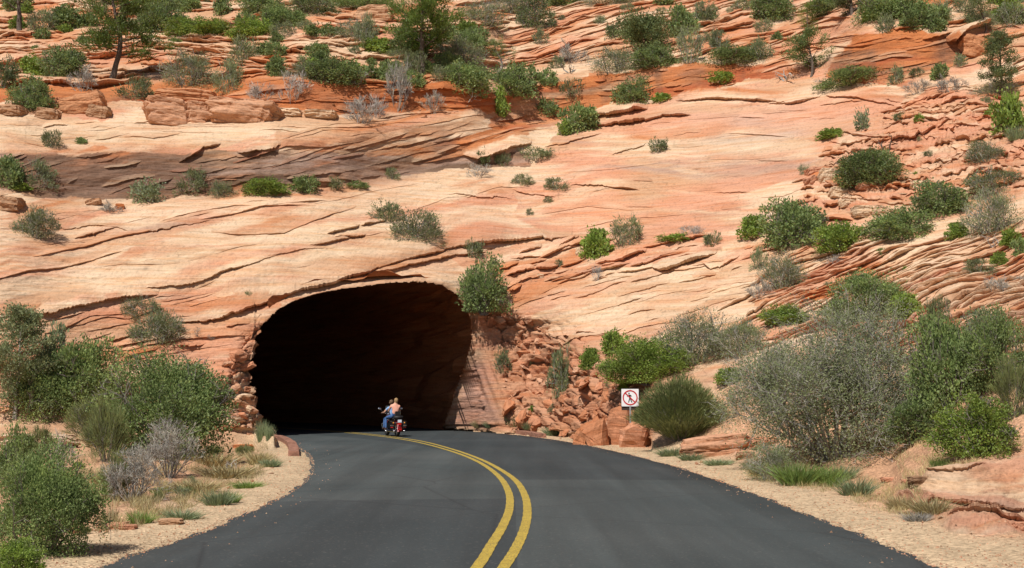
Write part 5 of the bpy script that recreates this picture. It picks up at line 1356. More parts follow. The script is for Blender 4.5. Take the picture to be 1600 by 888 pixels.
tufts([(1400, 150), (1600, 160), (1600, 300), (1420, 300)], 14, ['sage', 'spiky', 'lime'], 8, 18, 'tuft between the loose slabs at upper right', 'small tufts between the loose slabs')
tufts([(1200, 380), (1600, 400), (1600, 540), (1420, 560), (1250, 480)], 16, ['sage', 'spiky', 'lime', 'grey'], 8, 20, 'tuft on the slanting thin beds at right', 'small tufts on the slanting beds')
tufts([(800, 560), (1000, 600), (1000, 640), (830, 650)], 8, ['spiky', 'lime'], 8, 18, 'tuft rooted in the red rubble', 'small tufts in the red rubble')
tufts([(20, 690), (120, 690), (150, 800), (320, 700), (420, 700), (400, 740), (200, 810), (120, 840)], 18, ['sage', 'olive', 'lime'], 10, 26, 'weed on the left roadside bank', 'small weeds on the left bank')

# ---- the giant grey shrub: fine pale twigs over small leaves
def giant():
    p = at(1326, 726); W = size_at(p, 318); H = size_at(p, 250)
    t = thing('shrub', 'giant grey-green shrub with a haze of fine pale twigs, largest plant on the right', 'shrub', p + Vector((0, W * .2, -.1)))
    rs = np.random.RandomState(71)
    seg, tips = branching(rs, 1.0, 1.0, 34, 4, kids=3, base_r=.011, up=.30, spread=1.0)
    T = np.array([q[0] for q in tips]); Dn = np.array([q[1] for q in tips]); T[:, 2] = np.abs(T[:, 2])
    S = np.array([np.concatenate([s[0], s[1]]) for s in seg]); r0 = np.maximum(np.array([s[2] for s in seg]), .0007); r1 = np.maximum(np.array([s[3] for s in seg]), .0006)
    v2, f2 = sticks(S[:, :3], S[:, 3:], r0, r1)
    n = 70000; pk = rs.randint(0, len(T), n); C = T[pk] + rs.normal(size=(n, 3)) * .034
    sk = rs.rand(n) < .2; a_ = rs.rand(n) * 6.283; q_ = np.sqrt(rs.rand(n)) * .42; C[sk] = np.stack([np.cos(a_) * q_, np.sin(a_) * q_, .03 + .45 * rs.rand(n)], 1)[sk]
    v1, f1 = leaves(rs, C, Dn[pk] + np.array([0, 0, .3]), .0115, .0065, .9)
    m = 17000; pk = rs.randint(0, len(T), m); C = T[pk] + rs.normal(size=(m, 3)) * .03
    v3, f3 = leaves(rs, C, Dn[pk] * 1.2, .05, .0013, .6)
    lo = np.percentile(v1, 1.2, 0); hi = np.percentile(v1, 98.8, 0)
    sc = np.array([W / (hi[0] - lo[0]), W * .8 / (hi[1] - lo[1]), H / hi[2]]); of = np.array([(lo[0] + hi[0]) / 2, (lo[1] + hi[1]) / 2, 0])
    link('foliage', mesh_np('foliage', (v1 - of) * sc, f1, (LEAF['haze'],)), t)
    link('branches', mesh_np('branches', (v2 - of) * sc, f2, (LEAF['grey'],)), t)
    link('twigs', mesh_np('twigs', (v3 - of) * sc, f3, (LEAF['dead'],)), t)
giant()
# ---- the round olive broom beside the sign
def broom():
    p = at(1070, 693); W = size_at(p, 158); H = size_at(p, 104)
    t = thing('shrub', 'dense round dark olive bush right of the pedestrian sign', 'shrub', p + Vector((0, W * .25, -.05)))
    rs = np.random.RandomState(72); n = 26000
    a = rs.rand(n) * 6.283; e = np.sqrt(rs.rand(n)); r = rs.rand(n) ** .45
    D = np.stack([np.cos(a) * e, np.sin(a) * e, 1.12 - .75 * e * e], 1)
    lump = 1 + .10 * perlin(a * 2.2, e * 4, 73)
    C = D * (r * lump)[:, None] * np.array([.5, .45, .85]) + rs.normal(size=(n, 3)) * .012
    C[:, 2] = np.abs(C[:, 2])
    v, f = leaves(rs, C, D / np.linalg.norm(D, axis=1, keepdims=True) + np.array([0, 0, .5]), .085, .0055, .28)
    link('foliage', mesh_np('foliage', v * np.array([W, W, H]), f, (LEAF['olive'],)), t)
    seg, tips = branching(rs, .8, .8, 30, 2, kids=2, base_r=.008, up=.5)
    S = np.array([np.concatenate([s[0], s[1]]) for s in seg]); v2, f2 = sticks(S[:, :3], S[:, 3:], np.array([s[2] for s in seg]), np.array([s[3] for s in seg]))
    link('branches', mesh_np('branches', v2 * np.array([W, W, H]), f2, (M_TWIG,)), t)
broom()

# ---- grasses: tufts one can point at
TG = {}
def tuft_mesh(kind, seed, n=420, spread=.28, lean=.55, wid=.012):
    key = (kind, seed)
    if key in TG: return TG[key]
    rs = np.random.RandomState(seed); a = rs.rand(n) * 6.283; rr_ = np.sqrt(rs.rand(n)) * .5
    B = np.stack([np.cos(a) * rr_, np.sin(a) * rr_, np.zeros(n)], 1); L = (.55 + .5 * rs.rand(n))[:, None]
    D = np.stack([np.cos(a) * rr_ * 2 * lean, np.sin(a) * rr_ * 2 * lean, np.ones(n)], 1) + rs.normal(0, .22, (n, 3)); D /= np.linalg.norm(D, axis=1, keepdims=True)
    S = np.cross(D, rvec(rs, n)); S /= np.linalg.norm(S, axis=1, keepdims=True); w = wid * (.6 + .8 * rs.rand(n, 1))
    mid = B * .7 + D * L * .55; tip = B * .7 + D * L * np.array([1.15, 1.15, .92])
    v = np.stack([B * .7 - S * w, B * .7 + S * w, mid + S * w * .8, mid - S * w * .8, tip + S * w * .1, tip - S * w * .1], 1).reshape(-1, 3)
    b = np.arange(n)[:, None] * 6; f = np.concatenate([b + np.array([[0, 1, 2, 3]]), b + np.array([[3, 2, 4, 5]])], 0)
    TG[key] = mesh_np('grass_tuft', v, f, (LEAF[kind],)); return TG[key]
def grass(px, py, w, h, kind, label, group=None, n=420, cat='grass', name='grass_tuft'):
    p = at(px, py); W = size_at(p, w); H = size_at(p, h)
    o = link(name, tuft_mesh(kind, rv.randint(1, 3), n), loc=p + Vector((0, W * .2, -.03)), label=label, category=cat, group=group)
    o.scale = (W * .85, W * .6, H); o.rotation_euler = (0, 0, rv.choice((0, 3.1)) + rv.uniform(-.3, .3))
for g in [
 (1252, 760, 74, 46, 'grass', 'bright green grass clump at the left front of the giant shrub'),
 (1296, 760, 56, 40, 'grass', 'bright green grass clump adjoining on the right, before the giant shrub'),
 (1340, 775, 56, 36, 'pale', 'pale green grass clump nearest the right verge'),
 (1318, 752, 50, 34, 'pale', 'feathery green grass under the front of the giant shrub'),
 (1412, 792, 46, 30, 'straw', 'yellowish dry grass clump left of the outcrop'),
 (1462, 812, 66, 34, 'straw', 'wiry dry grass clump under the nose of the outcrop'),
 (1470, 736, 26, 34, 'grass', 'slender green grass tuft by the bright leafy mound'),
 (1436, 815, 40, 20, 'grey', 'greyish dry stalks spreading before the outcrop'),
 (932, 690, 28, 18, 'grass', 'small bright grass tuft on the right shoulder'),
 (1050, 714, 46, 18, 'pale', 'pale green low grass beside the slab boulder, left'),
 (1082, 720, 40, 16, 'pale', 'pale green low grass beside the slab boulder, right'),
 (1124, 728, 46, 14, 'pale', 'flat green grass patch in front of the slab boulder'),
 (868, 682, 36, 18, 'pale', 'dull grass tuft at the foot of the red heap'),
 (806, 668, 30, 26, 'spiky', 'dark grassy clump by the kerb right of the mouth'),
 (830, 672, 26, 16, 'pale', 'light grass clump right of the dark grassy one by the kerb'),
 (748, 668, 26, 14, 'straw', 'yellowish grass behind the right kerb near the mouth'),
 (765, 668, 22, 12, 'pale', 'greenish grass behind the right kerb near the mouth'),
 (338, 790, 50, 32, 'pale', 'broad-leaved pale tuft on the left bank by the gravel'),
 (358, 786, 34, 24, 'grass', 'fine green grass right of the broad-leaved tuft'),
 (216, 818, 44, 26, 'grass', 'leafy green tuft below the front grey leafless shrub'),
 (280, 812, 60, 22, 'pale', 'grey-green weeds at the gravel edge'),
 (384, 764, 46, 16, 'grass', 'low bright green patch near the kerb end'),
 (250, 770, 34, 16, 'grass', 'small bright patch at the foot of the grey leafless shrubs'),
 (300, 770, 80, 26, 'straw', 'dry brown grass on the left bank, near'),
 (350, 750, 90, 28, 'straw', 'dry brown grass on the left bank, middle'),
 (330, 730, 80, 28, 'straw', 'dry brown grass on the left bank, behind the fallen branches'),
 (408, 690, 18, 40, 'pale', 'tall pale stalks at the left jamb of the mouth, left'),
 (420, 688, 14, 30, 'pale', 'tall pale stalks at the left jamb of the mouth, right'),
 (400, 725, 40, 26, 'straw', 'straw tuft above the left kerb'),
 (420, 730, 34, 18, 'pale', 'green-grey tuft near the left kerb end'),
 (160, 760, 60, 30, 'straw', 'dry grass between the leafless shrubs and the lower left bush'),
 (110, 800, 60, 26, 'straw', 'dry grass right of the lower left bush'),
 (150, 700, 60, 26, 'straw', 'dry grass patch behind the olive shoots'),
 (1333, 284, 26, 20, 'pale', 'pale yucca with stiff leaves in front of the big dark green bush'),
 (1592, 222, 34, 30, 'pale', 'pale yucca at the right edge under the yellow-green bush'),
 (1190, 745, 40, 30, 'straw', 'straw-coloured grass left of the dull scrub'),
 (1240, 744, 50, 30, 'straw', 'straw-coloured grass in the dull scrub before the giant shrub'),
]: grass(*g, cat='yucca' if 'yucca' in g[5] else 'grass', name='yucca' if 'yucca' in g[5] else 'grass_tuft')
# ground cover: thin dry grass over the banks
def cover(poly, n, kind, s0, s1, lab):
    rs = np.random.RandomState(n); pa = np.array(poly); x0, y0 = pa.min(0); x1, y1 = pa.max(0)
    x = x0 + rs.rand(n * 3) * (x1 - x0); y = y0 + rs.rand(n * 3) * (y1 - y0)
    k = inpoly(x, y, poly) & (perlin(x / 30, y / 14, 74) > -.1); x = x[k][:n]; y = y[k][:n]; m = len(x)
    P = smp(PT, x, y) - np.array([0, 0, .01]); D = rs.normal(0, .45, (m, 3)) + np.array([0, 0, 1.0]); D /= np.linalg.norm(D, axis=1, keepdims=True)
    v, f = leaves(rs, P, D, s1, s0, .2); link('dry_grass', mesh_np('dry_grass', v, f, (LEAF[kind],)), kind='stuff', label=lab, category='dry grass')
cover([(150, 830), (240, 740), (300, 700), (400, 690), (440, 705), (430, 735), (380, 760), (300, 795), (200, 830)], 9000, 'straw', .007, .13, 'thin dry grass over the left bank')
cover([(60, 720), (200, 690), (300, 760), (180, 830), (100, 830)], 4000, 'straw', .007, .13, 'thin dry grass around the lower left bushes')
cover([(1150, 735), (1250, 735), (1400, 755), (1480, 800), (1430, 815), (1300, 775), (1180, 752)], 5000, 'straw', .006, .11, 'thin dry grass along the right verge')
cover([(1040, 640), (1180, 600), (1200, 690), (1100, 700)], 2500, 'straw', .008, .12, 'thin dry grass on the soil behind the slab boulder')
cover([(1380, 690), (1600, 690), (1600, 705), (1420, 765)], 3000, 'straw', .006, .10, 'thin dry grass above the pale outcrop')
# ------------------------------------------------------------ trees
def tube(pts, radii, sides=8, seed=0):
    P = np.array(pts, float); n = len(P); T = np.gradient(P, axis=0); T /= np.linalg.norm(T, axis=1, keepdims=True)
    ref = np.array([1., 0, 0]) if abs(T[0][0]) < .8 else np.array([0, 1., 0]); vs = []
    for i in range(n):
        U = np.cross(T[i], ref); U /= np.linalg.norm(U); W = np.cross(T[i], U)
        for k in range(sides):
            a = k * 2 * math.pi / sides; r = radii[i] * (1 + .12 * math.sin(a * 3 + i + seed)); vs.append(P[i] + (U * math.cos(a) + W * math.sin(a)) * r)
    f = [(i * sides + k, i * sides + (k + 1) % sides, (i + 1) * sides + (k + 1) % sides, (i + 1) * sides + k) for i in range(n - 1) for k in range(sides)]
    return np.array(vs), np.array(f)
def joinm(parts):
    nb = 0; V_ = []; F_ = []
    for v, f in parts: V_.append(v); F_.append(f + nb); nb += len(v)
    return np.concatenate(V_), np.concatenate(F_)
def tree(px, py, hpx, wpx, label, kind='pine', seed=1, name='pine_tree', lean=0.0, trunk_px=7, clear=.3, pale=False, dens=1.0, curve=0.0, limbs=46, leafn=9000):
    p = at(px, py); H = size_at(p, hpx); W = size_at(p, wpx); rt = size_at(p, trunk_px) / 2
    rs = np.random.RandomState(seed); t = thing(name, label, 'tree', p - Vector((0, 0, .15)))
    n = 12; tr = []
    for i in range(n):
        f = i / (n - 1); tr.append((lean * H * f + curve * H * .12 * math.sin(f * 5.2) + rs.normal(0, .004) * H, rs.normal(0, .004) * H + .02 * H * math.sin(f * 3), f * H * .97))
    rad = [rt * (1.25 if i == 0 else 1) * (1 - .86 * i / (n - 1)) for i in range(n)]
    parts = [tube(tr, rad, 8)]; tr = np.array(tr); cl = []
    for k in range(limbs):
        f = clear + (1 - clear) * (k + rs.rand()) / limbs; i = f * (n - 1); j = min(int(i), n - 2); b = tr[j] + (tr[j + 1] - tr[j]) * (i - j)
        a = rs.rand() * 6.283
        prof = math.sin(min(1, (1 - f) / (1 - clear) * 1.05 + .12) * math.pi * .62) * (1 if kind == 'pine' else 1.1)
        L = W * .56 * prof * (.55 + .55 * rs.rand()); e = .05 + .35 * f if kind == 'pine' else .3 + .4 * rs.rand()
        d = np.array([math.cos(a), math.sin(a), e]); q = [b]
        for s in range(4): d = d + rs.normal(0, .18, 3) + np.array([0, 0, .05]); d /= np.linalg.norm(d); q.append(q[-1] + d * L / 4)
        r0 = rt * (1 - .8 * f) * .34; parts.append(tube(q, [r0, r0 * .8, r0 * .6, r0 * .4, r0 * .2], 4))
        for s in (2, 3, 4):
            for _ in range(4): cl.append((q[s] + rs.normal(0, .05 * W, 3) * np.array([1, 1, .6]), d))
    cl.append((tr[-1], np.array([0, 0, 1.])))
    v, f = joinm(parts); link('trunk', mesh_np('trunk', v, f, (M_BARKP if pale else M_BARK,), True), t)
    C0 = np.array([c[0] for c in cl]); D0 = np.array([c[1] for c in cl]); m = int(leafn * dens * 1.6)
    pk = rs.randint(0, len(C0), m)
    C = C0[pk] + rs.normal(size=(m, 3)) * W * (.036 if kind == 'pine' else .042) * np.array([1, 1, .8])
    dd = rvec(rs, m) * .8 + D0[pk] * .5 + np.array([0, 0, .5])
    v1, f1 = leaves(rs, C, dd, W * (.062 if kind == 'pine' else .034), W * (.0095 if kind == 'pine' else .020), .5)
    link('crown', mesh_np('crown', v1, f1, (LEAF[kind],)), t)
    return t
tree(659, 117, 168, 128, 'tall straight pine with a dark trunk in the upper middle', 'pine', 5, trunk_px=9, clear=.30, leafn=8200, limbs=46)
tree(172, 127, 200, 138, 'pine with a curved pale-based trunk at upper left', 'pine', 6, trunk_px=10, clear=.24, curve=.4, lean=.02, leafn=6500, limbs=34, dens=1.0)
tree(24, 650, 172, 104, 'tall feathery grey-green bush at the left edge', 'sage', 15, 'tall_shrub', trunk_px=7, clear=.10, leafn=9000, limbs=60, pale=True)
tree(30, 54, 110, 90, 'dark forked tree with few leaves in the top left corner', 'dark', 7, 'bare_tree', lean=-.1, trunk_px=10, clear=.45, leafn=900, limbs=16)
tree(1567, 148, 108, 64, 'dense dark juniper standing near the right edge', 'dark', 8, 'juniper_tree', trunk_px=5, clear=.16, leafn=8500, limbs=46)
tree(1268, 122, 76, 72, 'leafy oak with a crooked stem at the foot of the slanting ledges', 'green', 9, 'oak_tree', trunk_px=5, clear=.2, leafn=4200, limbs=34, curve=.4)
tree(1008, 86, 62, 88, 'dark round-crowned oak above the thicket', 'dark', 10, 'oak_tree', trunk_px=6, clear=.12, leafn=7500, limbs=48)
tree(778, 114, 56, 44, 'small juniper with twisted bare pale stems right of the middle pine', 'green', 11, 'juniper_tree', trunk_px=5, clear=.35, leafn=1800, limbs=20, pale=True, curve=.9)
tree(1536, 54, 62, 64, 'gnarled thin-leaved tree over the leaning block at top right', 'dark', 12, 'gnarled_tree', trunk_px=4, clear=.25, leafn=1600, limbs=22, curve=.8)
tree(1262, 50, 48, 34, 'slim young pine near the top edge, right third', 'lime', 13, 'pine_tree', trunk_px=3, clear=.1, leafn=2600, limbs=26)
tree(1335, 26, 44, 60, 'dark tree trunk with dense crown cut by the top right edge', 'dark', 14, 'juniper_tree', trunk_px=6, clear=.1, leafn=5000, limbs=30)
# dead snags and fallen wood
def snag(px, py, hpx, wpx, label, seed, mat='dead', name='dead_snag', cat='dead tree', lean=0, stems=2, r=.03, flat=1.0):
    p = at(px, py); H = size_at(p, hpx); W = size_at(p, wpx); rs = np.random.RandomState(seed)
    seg, tips = branching(rs, W * .8, H * .9, stems, 3, kids=2, wob=.5, base_r=r * H, up=.15, spread=1.2)
    S = np.array([np.concatenate([s[0], s[1]]) for s in seg]); v, f = sticks(S[:, :3], S[:, 3:], np.array([s[2] for s in seg]), np.array([s[3] for s in seg]))
    v[:, 2] = np.abs(v[:, 2]) * flat; link(name, mesh_np(name, v, f, (LEAF[mat] if mat in LEAF else mat,)), loc=p - Vector((0, 0, .05)), label=label, category=cat)
snag(1386, 240, 62, 40, 'bare black crooked snag left of the right hand slabs', 21, M_BARK, stems=2, r=.035)
snag(560, 128, 50, 44, 'twisted grey dead stump on the bench between the pines', 22, 'grey', stems=3, r=.06)
snag(1228, 128, 40, 60, 'arching weathered dead trunk left of the crooked oak', 23, 'dead', stems=4, r=.05)
snag(1290, 130, 16, 70, 'fallen grey branches below the crooked oak', 24, 'grey', name='fallen_branch', cat='dead branch', stems=6, r=.08)
snag(366, 734, 26, 74, 'fallen grey branches lying on the left bank near the mouth', 25, 'dead', name='fallen_branch', cat='dead branch', stems=7, r=.05)
snag(890, 118, 30, 50, 'bare twisted limbs under the grey-topped gnarled bush', 26, 'grey', stems=4, r=.06)
snag(1555, 388, 44, 56, 'bare white stems beneath the big grey bush at the right edge', 27, 'dead', stems=6, r=.03)
snag(1510, 137, 10, 40, 'short weathered log lying left of the right juniper', 28, 'dead', name='log', cat='log', stems=2, r=.14)
snag(730, 160, 34, 60, 'bleached dead branches hanging under the big lip bush', 29, 'dead', name='dead_branches', cat='dead branch', stems=7, r=.03)
snag(392, 716, 38, 14, 'thin dark dry stalk standing on the left bank', 30, M_BARK, name='dry_stalk', cat='dead plant', stems=1, r=.012)
# ------------------------------------------------------------ box/prism helpers for made things
def solid(name, builder, mat, parent=None, smooth=False, bevel=0.0, **kw):
    bm = bmesh.new(); builder(bm)
    if bevel: bmesh.ops.bevel(bm, geom=[e for e in bm.edges if e.calc_face_angle(0) > .5], offset=bevel, segments=2, affect='EDGES')
    bmesh.ops.recalc_face_normals(bm, faces=bm.faces)
    me = bpy.data.meshes.new(name); bm.to_mesh(me); bm.free(); me.materials.append(mat)
    if smooth: me.polygons.foreach_set('use_smooth', [True] * len(me.polygons))
    return link(name, me, parent, **kw)
def b_box(bm, c, s, rot=None):
    r = bmesh.ops.create_cube(bm, size=1.0); M = Matrix.Translation(c) @ (rot.to_4x4() if rot else Matrix()) @ Matrix.Diagonal((*s, 1)); bmesh.ops.transform(bm, matrix=M, verts=r['verts'])
def b_tube(bm, a, b, r0, r1=None, seg=12):
    a = Vector(a); b = Vector(b); d = b - a
    r = bmesh.ops.create_cone(bm, cap_ends=True, segments=seg, radius1=r0, radius2=r0 if r1 is None else r1, depth=d.length)
    bmesh.ops.transform(bm, matrix=Matrix.Translation((a + b) / 2) @ d.to_track_quat('Z', 'Y').to_matrix().to_4x4(), verts=r['verts'])
def b_path(bm, pts, r, seg=8):
    v, f = tube(pts, [r] * len(pts), seg); vs = [bm.verts.new(p) for p in v]
    for q in f: bm.faces.new([vs[i] for i in q])
def b_ball(bm, c, s, rot=None, u=16, v=10):
    r = bmesh.ops.create_uvsphere(bm, u_segments=u, v_segments=v, radius=1.0); M = Matrix.Translation(c) @ (rot.to_4x4() if rot else Matrix()) @ Matrix.Diagonal((*s, 1)); bmesh.ops.transform(bm, matrix=M, verts=r['verts'])
def b_torus(bm, c, R, r, axis='X', U=28, V=10, sx=1.0):
    g = []
    for i in range(U):
        a = i * 2 * math.pi / U; row = []
        for j in range(V):
            b = j * 2 * math.pi / V; rr_ = R + r * math.cos(b); row.append(bm.verts.new(Vector(c) + Vector((r * sx * math.sin(b), rr_ * math.cos(a), rr_ * math.sin(a)))))
        g.append(row)
    for i in range(U):
        for j in range(V): bm.faces.new((g[i][j], g[(i + 1) % U][j], g[(i + 1) % U][(j + 1) % V], g[i][(j + 1) % V]))
def b_prism(bm, poly, y0, y1):
    """outline in x,z pushed from y0 to y1"""
    a = [bm.verts.new((x, y0, z)) for x, z in poly]; b = [bm.verts.new((x, y1, z)) for x, z in poly]
    bm.faces.new(a); bm.faces.new(b[::-1]); n = len(poly)
    for i in range(n): bm.faces.new((a[i], b[i], b[(i + 1) % n], a[(i + 1) % n]))

# ------------------------------------------------------------ no-pedestrians sign
M_WHITE = plain('white_sheeting', (.80, .80, .78), .45, var=.04, scale=3)
M_SRED = plain('sign_red', (.50, .018, .02), .45, var=.06)
M_SBLK = plain('sign_black', (.012, .012, .012), .5, var=.1)
M_GALV = plain('galvanised_steel', (.42, .43, .42), .5, .6, var=.15)
sy = 33.6; sc_ = CAMH + sy * q_of(621.5); sxx = sy * (984.5 - CX) / FPX / dy_of(621.5)
sg = thing('road_sign', 'square white no-pedestrians sign on a post in front of the red rubble', 'sign', (sxx, sy, 0.0), rz=.05)
R2 = .285
def rrect(w, h, r, n=5):
    out = []
    for cx_, cz, a0 in ((w - r, h - r, 0), (-w + r, h - r, 90), (-w + r, -h + r, 180), (w - r, -h + r, 270)):
        for k in range(n + 1): a = D2R(a0 + 90 * k / n); out.append((cx_ + r * math.cos(a), cz + r * math.sin(a)))
    return out
solid('plate', lambda bm: b_prism(bm, [(x, z + sc_) for x, z in rrect(R2, R2, .03)], -.002, .002), M_WHITE, sg)
solid('border', lambda bm: [b_box(bm, (sx_ * .284, -.0022, sc_), (.006, .003, .56)) for sx_ in (-1, 1)] + [b_box(bm, (0, -.0022, sc_ + sz_ * .284), (.56, .003, .006)) for sz_ in (-1, 1)], M_GALV, sg)
def ring(bm):
    n = 48; ro, ri = .245, .208; vs = []
    for k in range(n):
        a = k * 2 * math.pi / n; vs.append([bm.verts.new((r * math.cos(a), y, sc_ + r * math.sin(a))) for r, y in ((ro, -.0105), (ri, -.0105), (ri, -.0045), (ro, -.0045))])
    for k in range(n):
        for j in range(4): bm.faces.new((vs[k][j], vs[k][(j + 1) % 4], vs[(k + 1) % n][(j + 1) % 4], vs[(k + 1) % n][j]))
solid('red_ring', ring, M_SRED, sg)
solid('slash', lambda bm: b_box(bm, (0, -.0085, sc_), (.43, .004, .036), Matrix.Rotation(D2R(43), 3, 'Y')), M_SRED, sg)
def walker(bm):
    z = sc_
    b_tube(bm, (-.035, -.0045, z + .135), (-.035, -.0025, z + .135), .024, seg=14)
    for poly in ([(-.045, .10), (.005, .095), (.025, .04), (.015, -.03), (-.03, -.03), (-.035, .04)],
                 [(-.03, -.03), (.0, -.03), (-.035, -.16), (-.065, -.165), (-.045, -.08)],
                 [(-.005, -.03), (.02, -.025), (.045, -.09), (.075, -.155), (.045, -.165), (.015, -.10)],
                 [(.005, .095), (.04, .075), (.062, .03), (.05, .02), (.03, .055), (.01, .065)],
                 [(-.045, .10), (-.06, .05), (-.10, .02), (-.105, .035), (-.075, .062), (-.055, .095)]):
        b_prism(bm, [(x, z + y) for x, y in poly], -.0045, -.0025)
solid('walking_figure', walker, M_SBLK, sg)
solid('post', lambda bm: (b_box(bm, (0, .012, sc_ * .5 + .05), (.05, .012, sc_ + .42)), b_box(bm, (-.02, .022, sc_ * .5 + .05), (.006, .02, sc_ + .42)), b_box(bm, (.02, .022, sc_ * .5 + .05), (.006, .02, sc_ + .42))), M_GALV, sg)
solid('bolt', lambda bm: [b_tube(bm, (0, -.008, sc_ + s), (0, .0, sc_ + s), .008, seg=8) for s in (-.262, .262)], M_GALV, sg)
# added dark panel standing in for the sign's shadow below the plate
solid('shadow_panel', lambda bm: b_box(bm, (0, .030, sc_ - .16), (.56, .006, .50)), plain('shadow_brown', (.06, .04, .03), .9), sg)
# rocks that hide the foot of the post
def near_rock(x, y, z, s, lab, col, sd, rz=0, tl=0):
    o = link('boulder', shard_mesh(sd, .8, col, 16), loc=(x, y, z), label=lab, category='boulder'); o.scale = s; o.rotation_euler = (tl, tl * .5, rz)
near_rock(sxx + .10, sy - .55, -.08, (1.35, .7, 1.4), 'slanted orange block hiding the foot of the sign post', PINK * .8 + ORANGE * .2, 411, .5, .12)
near_rock(sxx - .75, sy + .75, -.35, (1.2, .9, 1.9), 'tall red block left of the sign', ORANGE * .5 + PINK * .35, 412, .9, -.25)
near_rock(sxx + .55, sy + .85, -.3, (1.2, .8, 2.3), 'flat-faced red block right behind the sign', ORANGE * .45 + PINK * .4, 413, .3, .1)
near_rock(sxx - .15, sy + 1.1, -.3, (1.1, .8, 2.3), 'flat-faced orange block left behind the sign', ORANGE * .4 + PINK * .5, 418, -.4, .1)
near_rock(sxx - 1.55, sy + 1.2, -.35, (1.1, .8, 1.7), 'cracked red block further left of the sign', ORANGE * .6 + PINK * .3, 421, 1.4, .3)
rn = random.Random(77)
for k in range(34):
    x_ = sxx + .7 - 5.2 * rn.random(); y_ = sy - .1 + 1.6 * rn.random() + (sxx - x_) * .75; x_ = max(x_, float(np.interp(y_, REa[:, 1], REa[:, 0])) + .35 + .3 * rn.random()); s_ = .16 + .42 * rn.random() ** 2; kk = rn.choice('rroo')
    o = link('broken_block', rn.choice(SH[kk]), loc=(x_, y_, -.04), category='rock', group='blocks at the foot of the red heap',
             label='%s %s block at the foot of the red heap, %s' % ('small' if s_ < .28 else 'medium' if s_ < .42 else 'large', {'r': 'red', 'o': 'orange'}[kk], 'beside the sign' if x_ > sxx - .7 else 'left of the sign' if x_ > sxx - 2 else 'midway to the kerb' if x_ > sxx - 3.3 else 'nearest the kerb'))
    o.scale = (s_ * rn.uniform(.8, 1.5), s_, s_ * rn.uniform(.8, 1.5)); o.rotation_euler = (rn.uniform(-.6, .6), rn.uniform(-.6, .6), rn.uniform(0, 6))
# ------------------------------------------------------------ kerbs of red sandstone blocks
M_KERB = plain('kerb_sandstone', (.27, .13, .085), .9, var=.5, scale=9)
def kerb(px, label, n, hgt=.15, wid=.2, side=1):
    c = crom([gpt(*p) for p in px], 14); L = np.concatenate([[0], np.cumsum(np.linalg.norm(np.diff(c, axis=0), axis=1))]); tot = L[-1]
    c0 = c[0]; t = thing('kerb', label, 'kerb', (c0[0], c0[1], 0)); rs = random.Random(n)
    for i in range(n):
        a = tot * i / n + .012; b = tot * (i + 1) / n - .012; ss = np.linspace(a, b, 5); X = np.interp(ss, L, c[:, 0]) - c0[0]; Y = np.interp(ss, L, c[:, 1]) - c0[1]
        T = np.stack([np.gradient(X), np.gradient(Y)], 1); T /= np.linalg.norm(T, axis=1, keepdims=True); Nn = np.stack([T[:, 1], -T[:, 0]], 1) * side
        h = hgt + rs.uniform(-.012, .012); bm = bmesh.new(); rows = []
        for k in range(5):
            rows.append([bm.verts.new((X[k] + Nn[k, 0] * d, Y[k] + Nn[k, 1] * d, z)) for d, z in ((0, -.06), (.012, h - .015), (.03, h), (wid, h), (wid, -.06))])
        for k in range(4):
            for j in range(4): bm.faces.new((rows[k][j], rows[k][j + 1], rows[k + 1][j + 1], rows[k + 1][j]))
        bm.faces.new(rows[0]); bm.faces.new(rows[-1][::-1]); bmesh.ops.recalc_face_normals(bm, faces=bm.faces)
        me = bpy.data.meshes.new('kerb_stone'); bm.to_mesh(me); bm.free(); me.materials.append(M_KERB); link('kerb_stone', me, t)
kerb([(468, 713), (467, 704), (460, 694), (448, 688), (432, 684), (420, 681)], 'curved red stone kerb ending at the left jamb of the mouth', 9, .13, .3, -1)
kerb([(842, 684), (800, 677.3), (770, 675.5), (745, 674), (722, 673)], 'low red stone kerb along the right side of the road into the mouth', 14, .16, .3, 1)

# ------------------------------------------------------------ motorcycle with two riders
M_CHROME = plain('chrome', (.62, .62, .62), .18, 1.0, var=.03)
M_BLACK = plain('black_paint', (.012, .012, .013), .25, var=.05, spec=.6)
M_RUB = plain('tyre_rubber', (.018, .018, .018), .85)
M_LEATH = plain('black_leather', (.02, .018, .017), .6)
M_RED = plain('red_lens', (.55, .015, .012), .2, var=.05, spec=.6)
M_REDP = plain('red_paint', (.38, .012, .014), .25, var=.05, spec=.6)
M_AMB = plain('amber_lens', (.6, .22, .03), .25, var=.03)
M_PLATE = plain('plate_white', (.72, .74, .76), .4, var=.05)
bx, by = gpt(613, 683)
bike = thing('motorcycle', 'red and black touring motorcycle riding into the mouth with two people on it', 'motorcycle', (bx, by, .036), rz=D2R(23))
for yy, nm in ((-.78, 'rear'), (.86, 'front')):
    w = solid('wheel', lambda bm: (b_tube(bm, (-.05, yy, .33), (.05, yy, .33), .05), [b_tube(bm, (0, yy, .33), (0, yy + .24 * math.cos(k * math.pi / 5), .33 + .24 * math.sin(k * math.pi / 5)), .011, seg=6) for k in range(10)]), M_CHROME, bike)
    solid('tyre', lambda bm: b_torus(bm, (0, yy, .33), .265, .068, sx=1.05), M_RUB, w, True)
    solid('rim', lambda bm: b_torus(bm, (0, yy, .33), .205, .014, sx=3.2), M_CHROME, w, True)
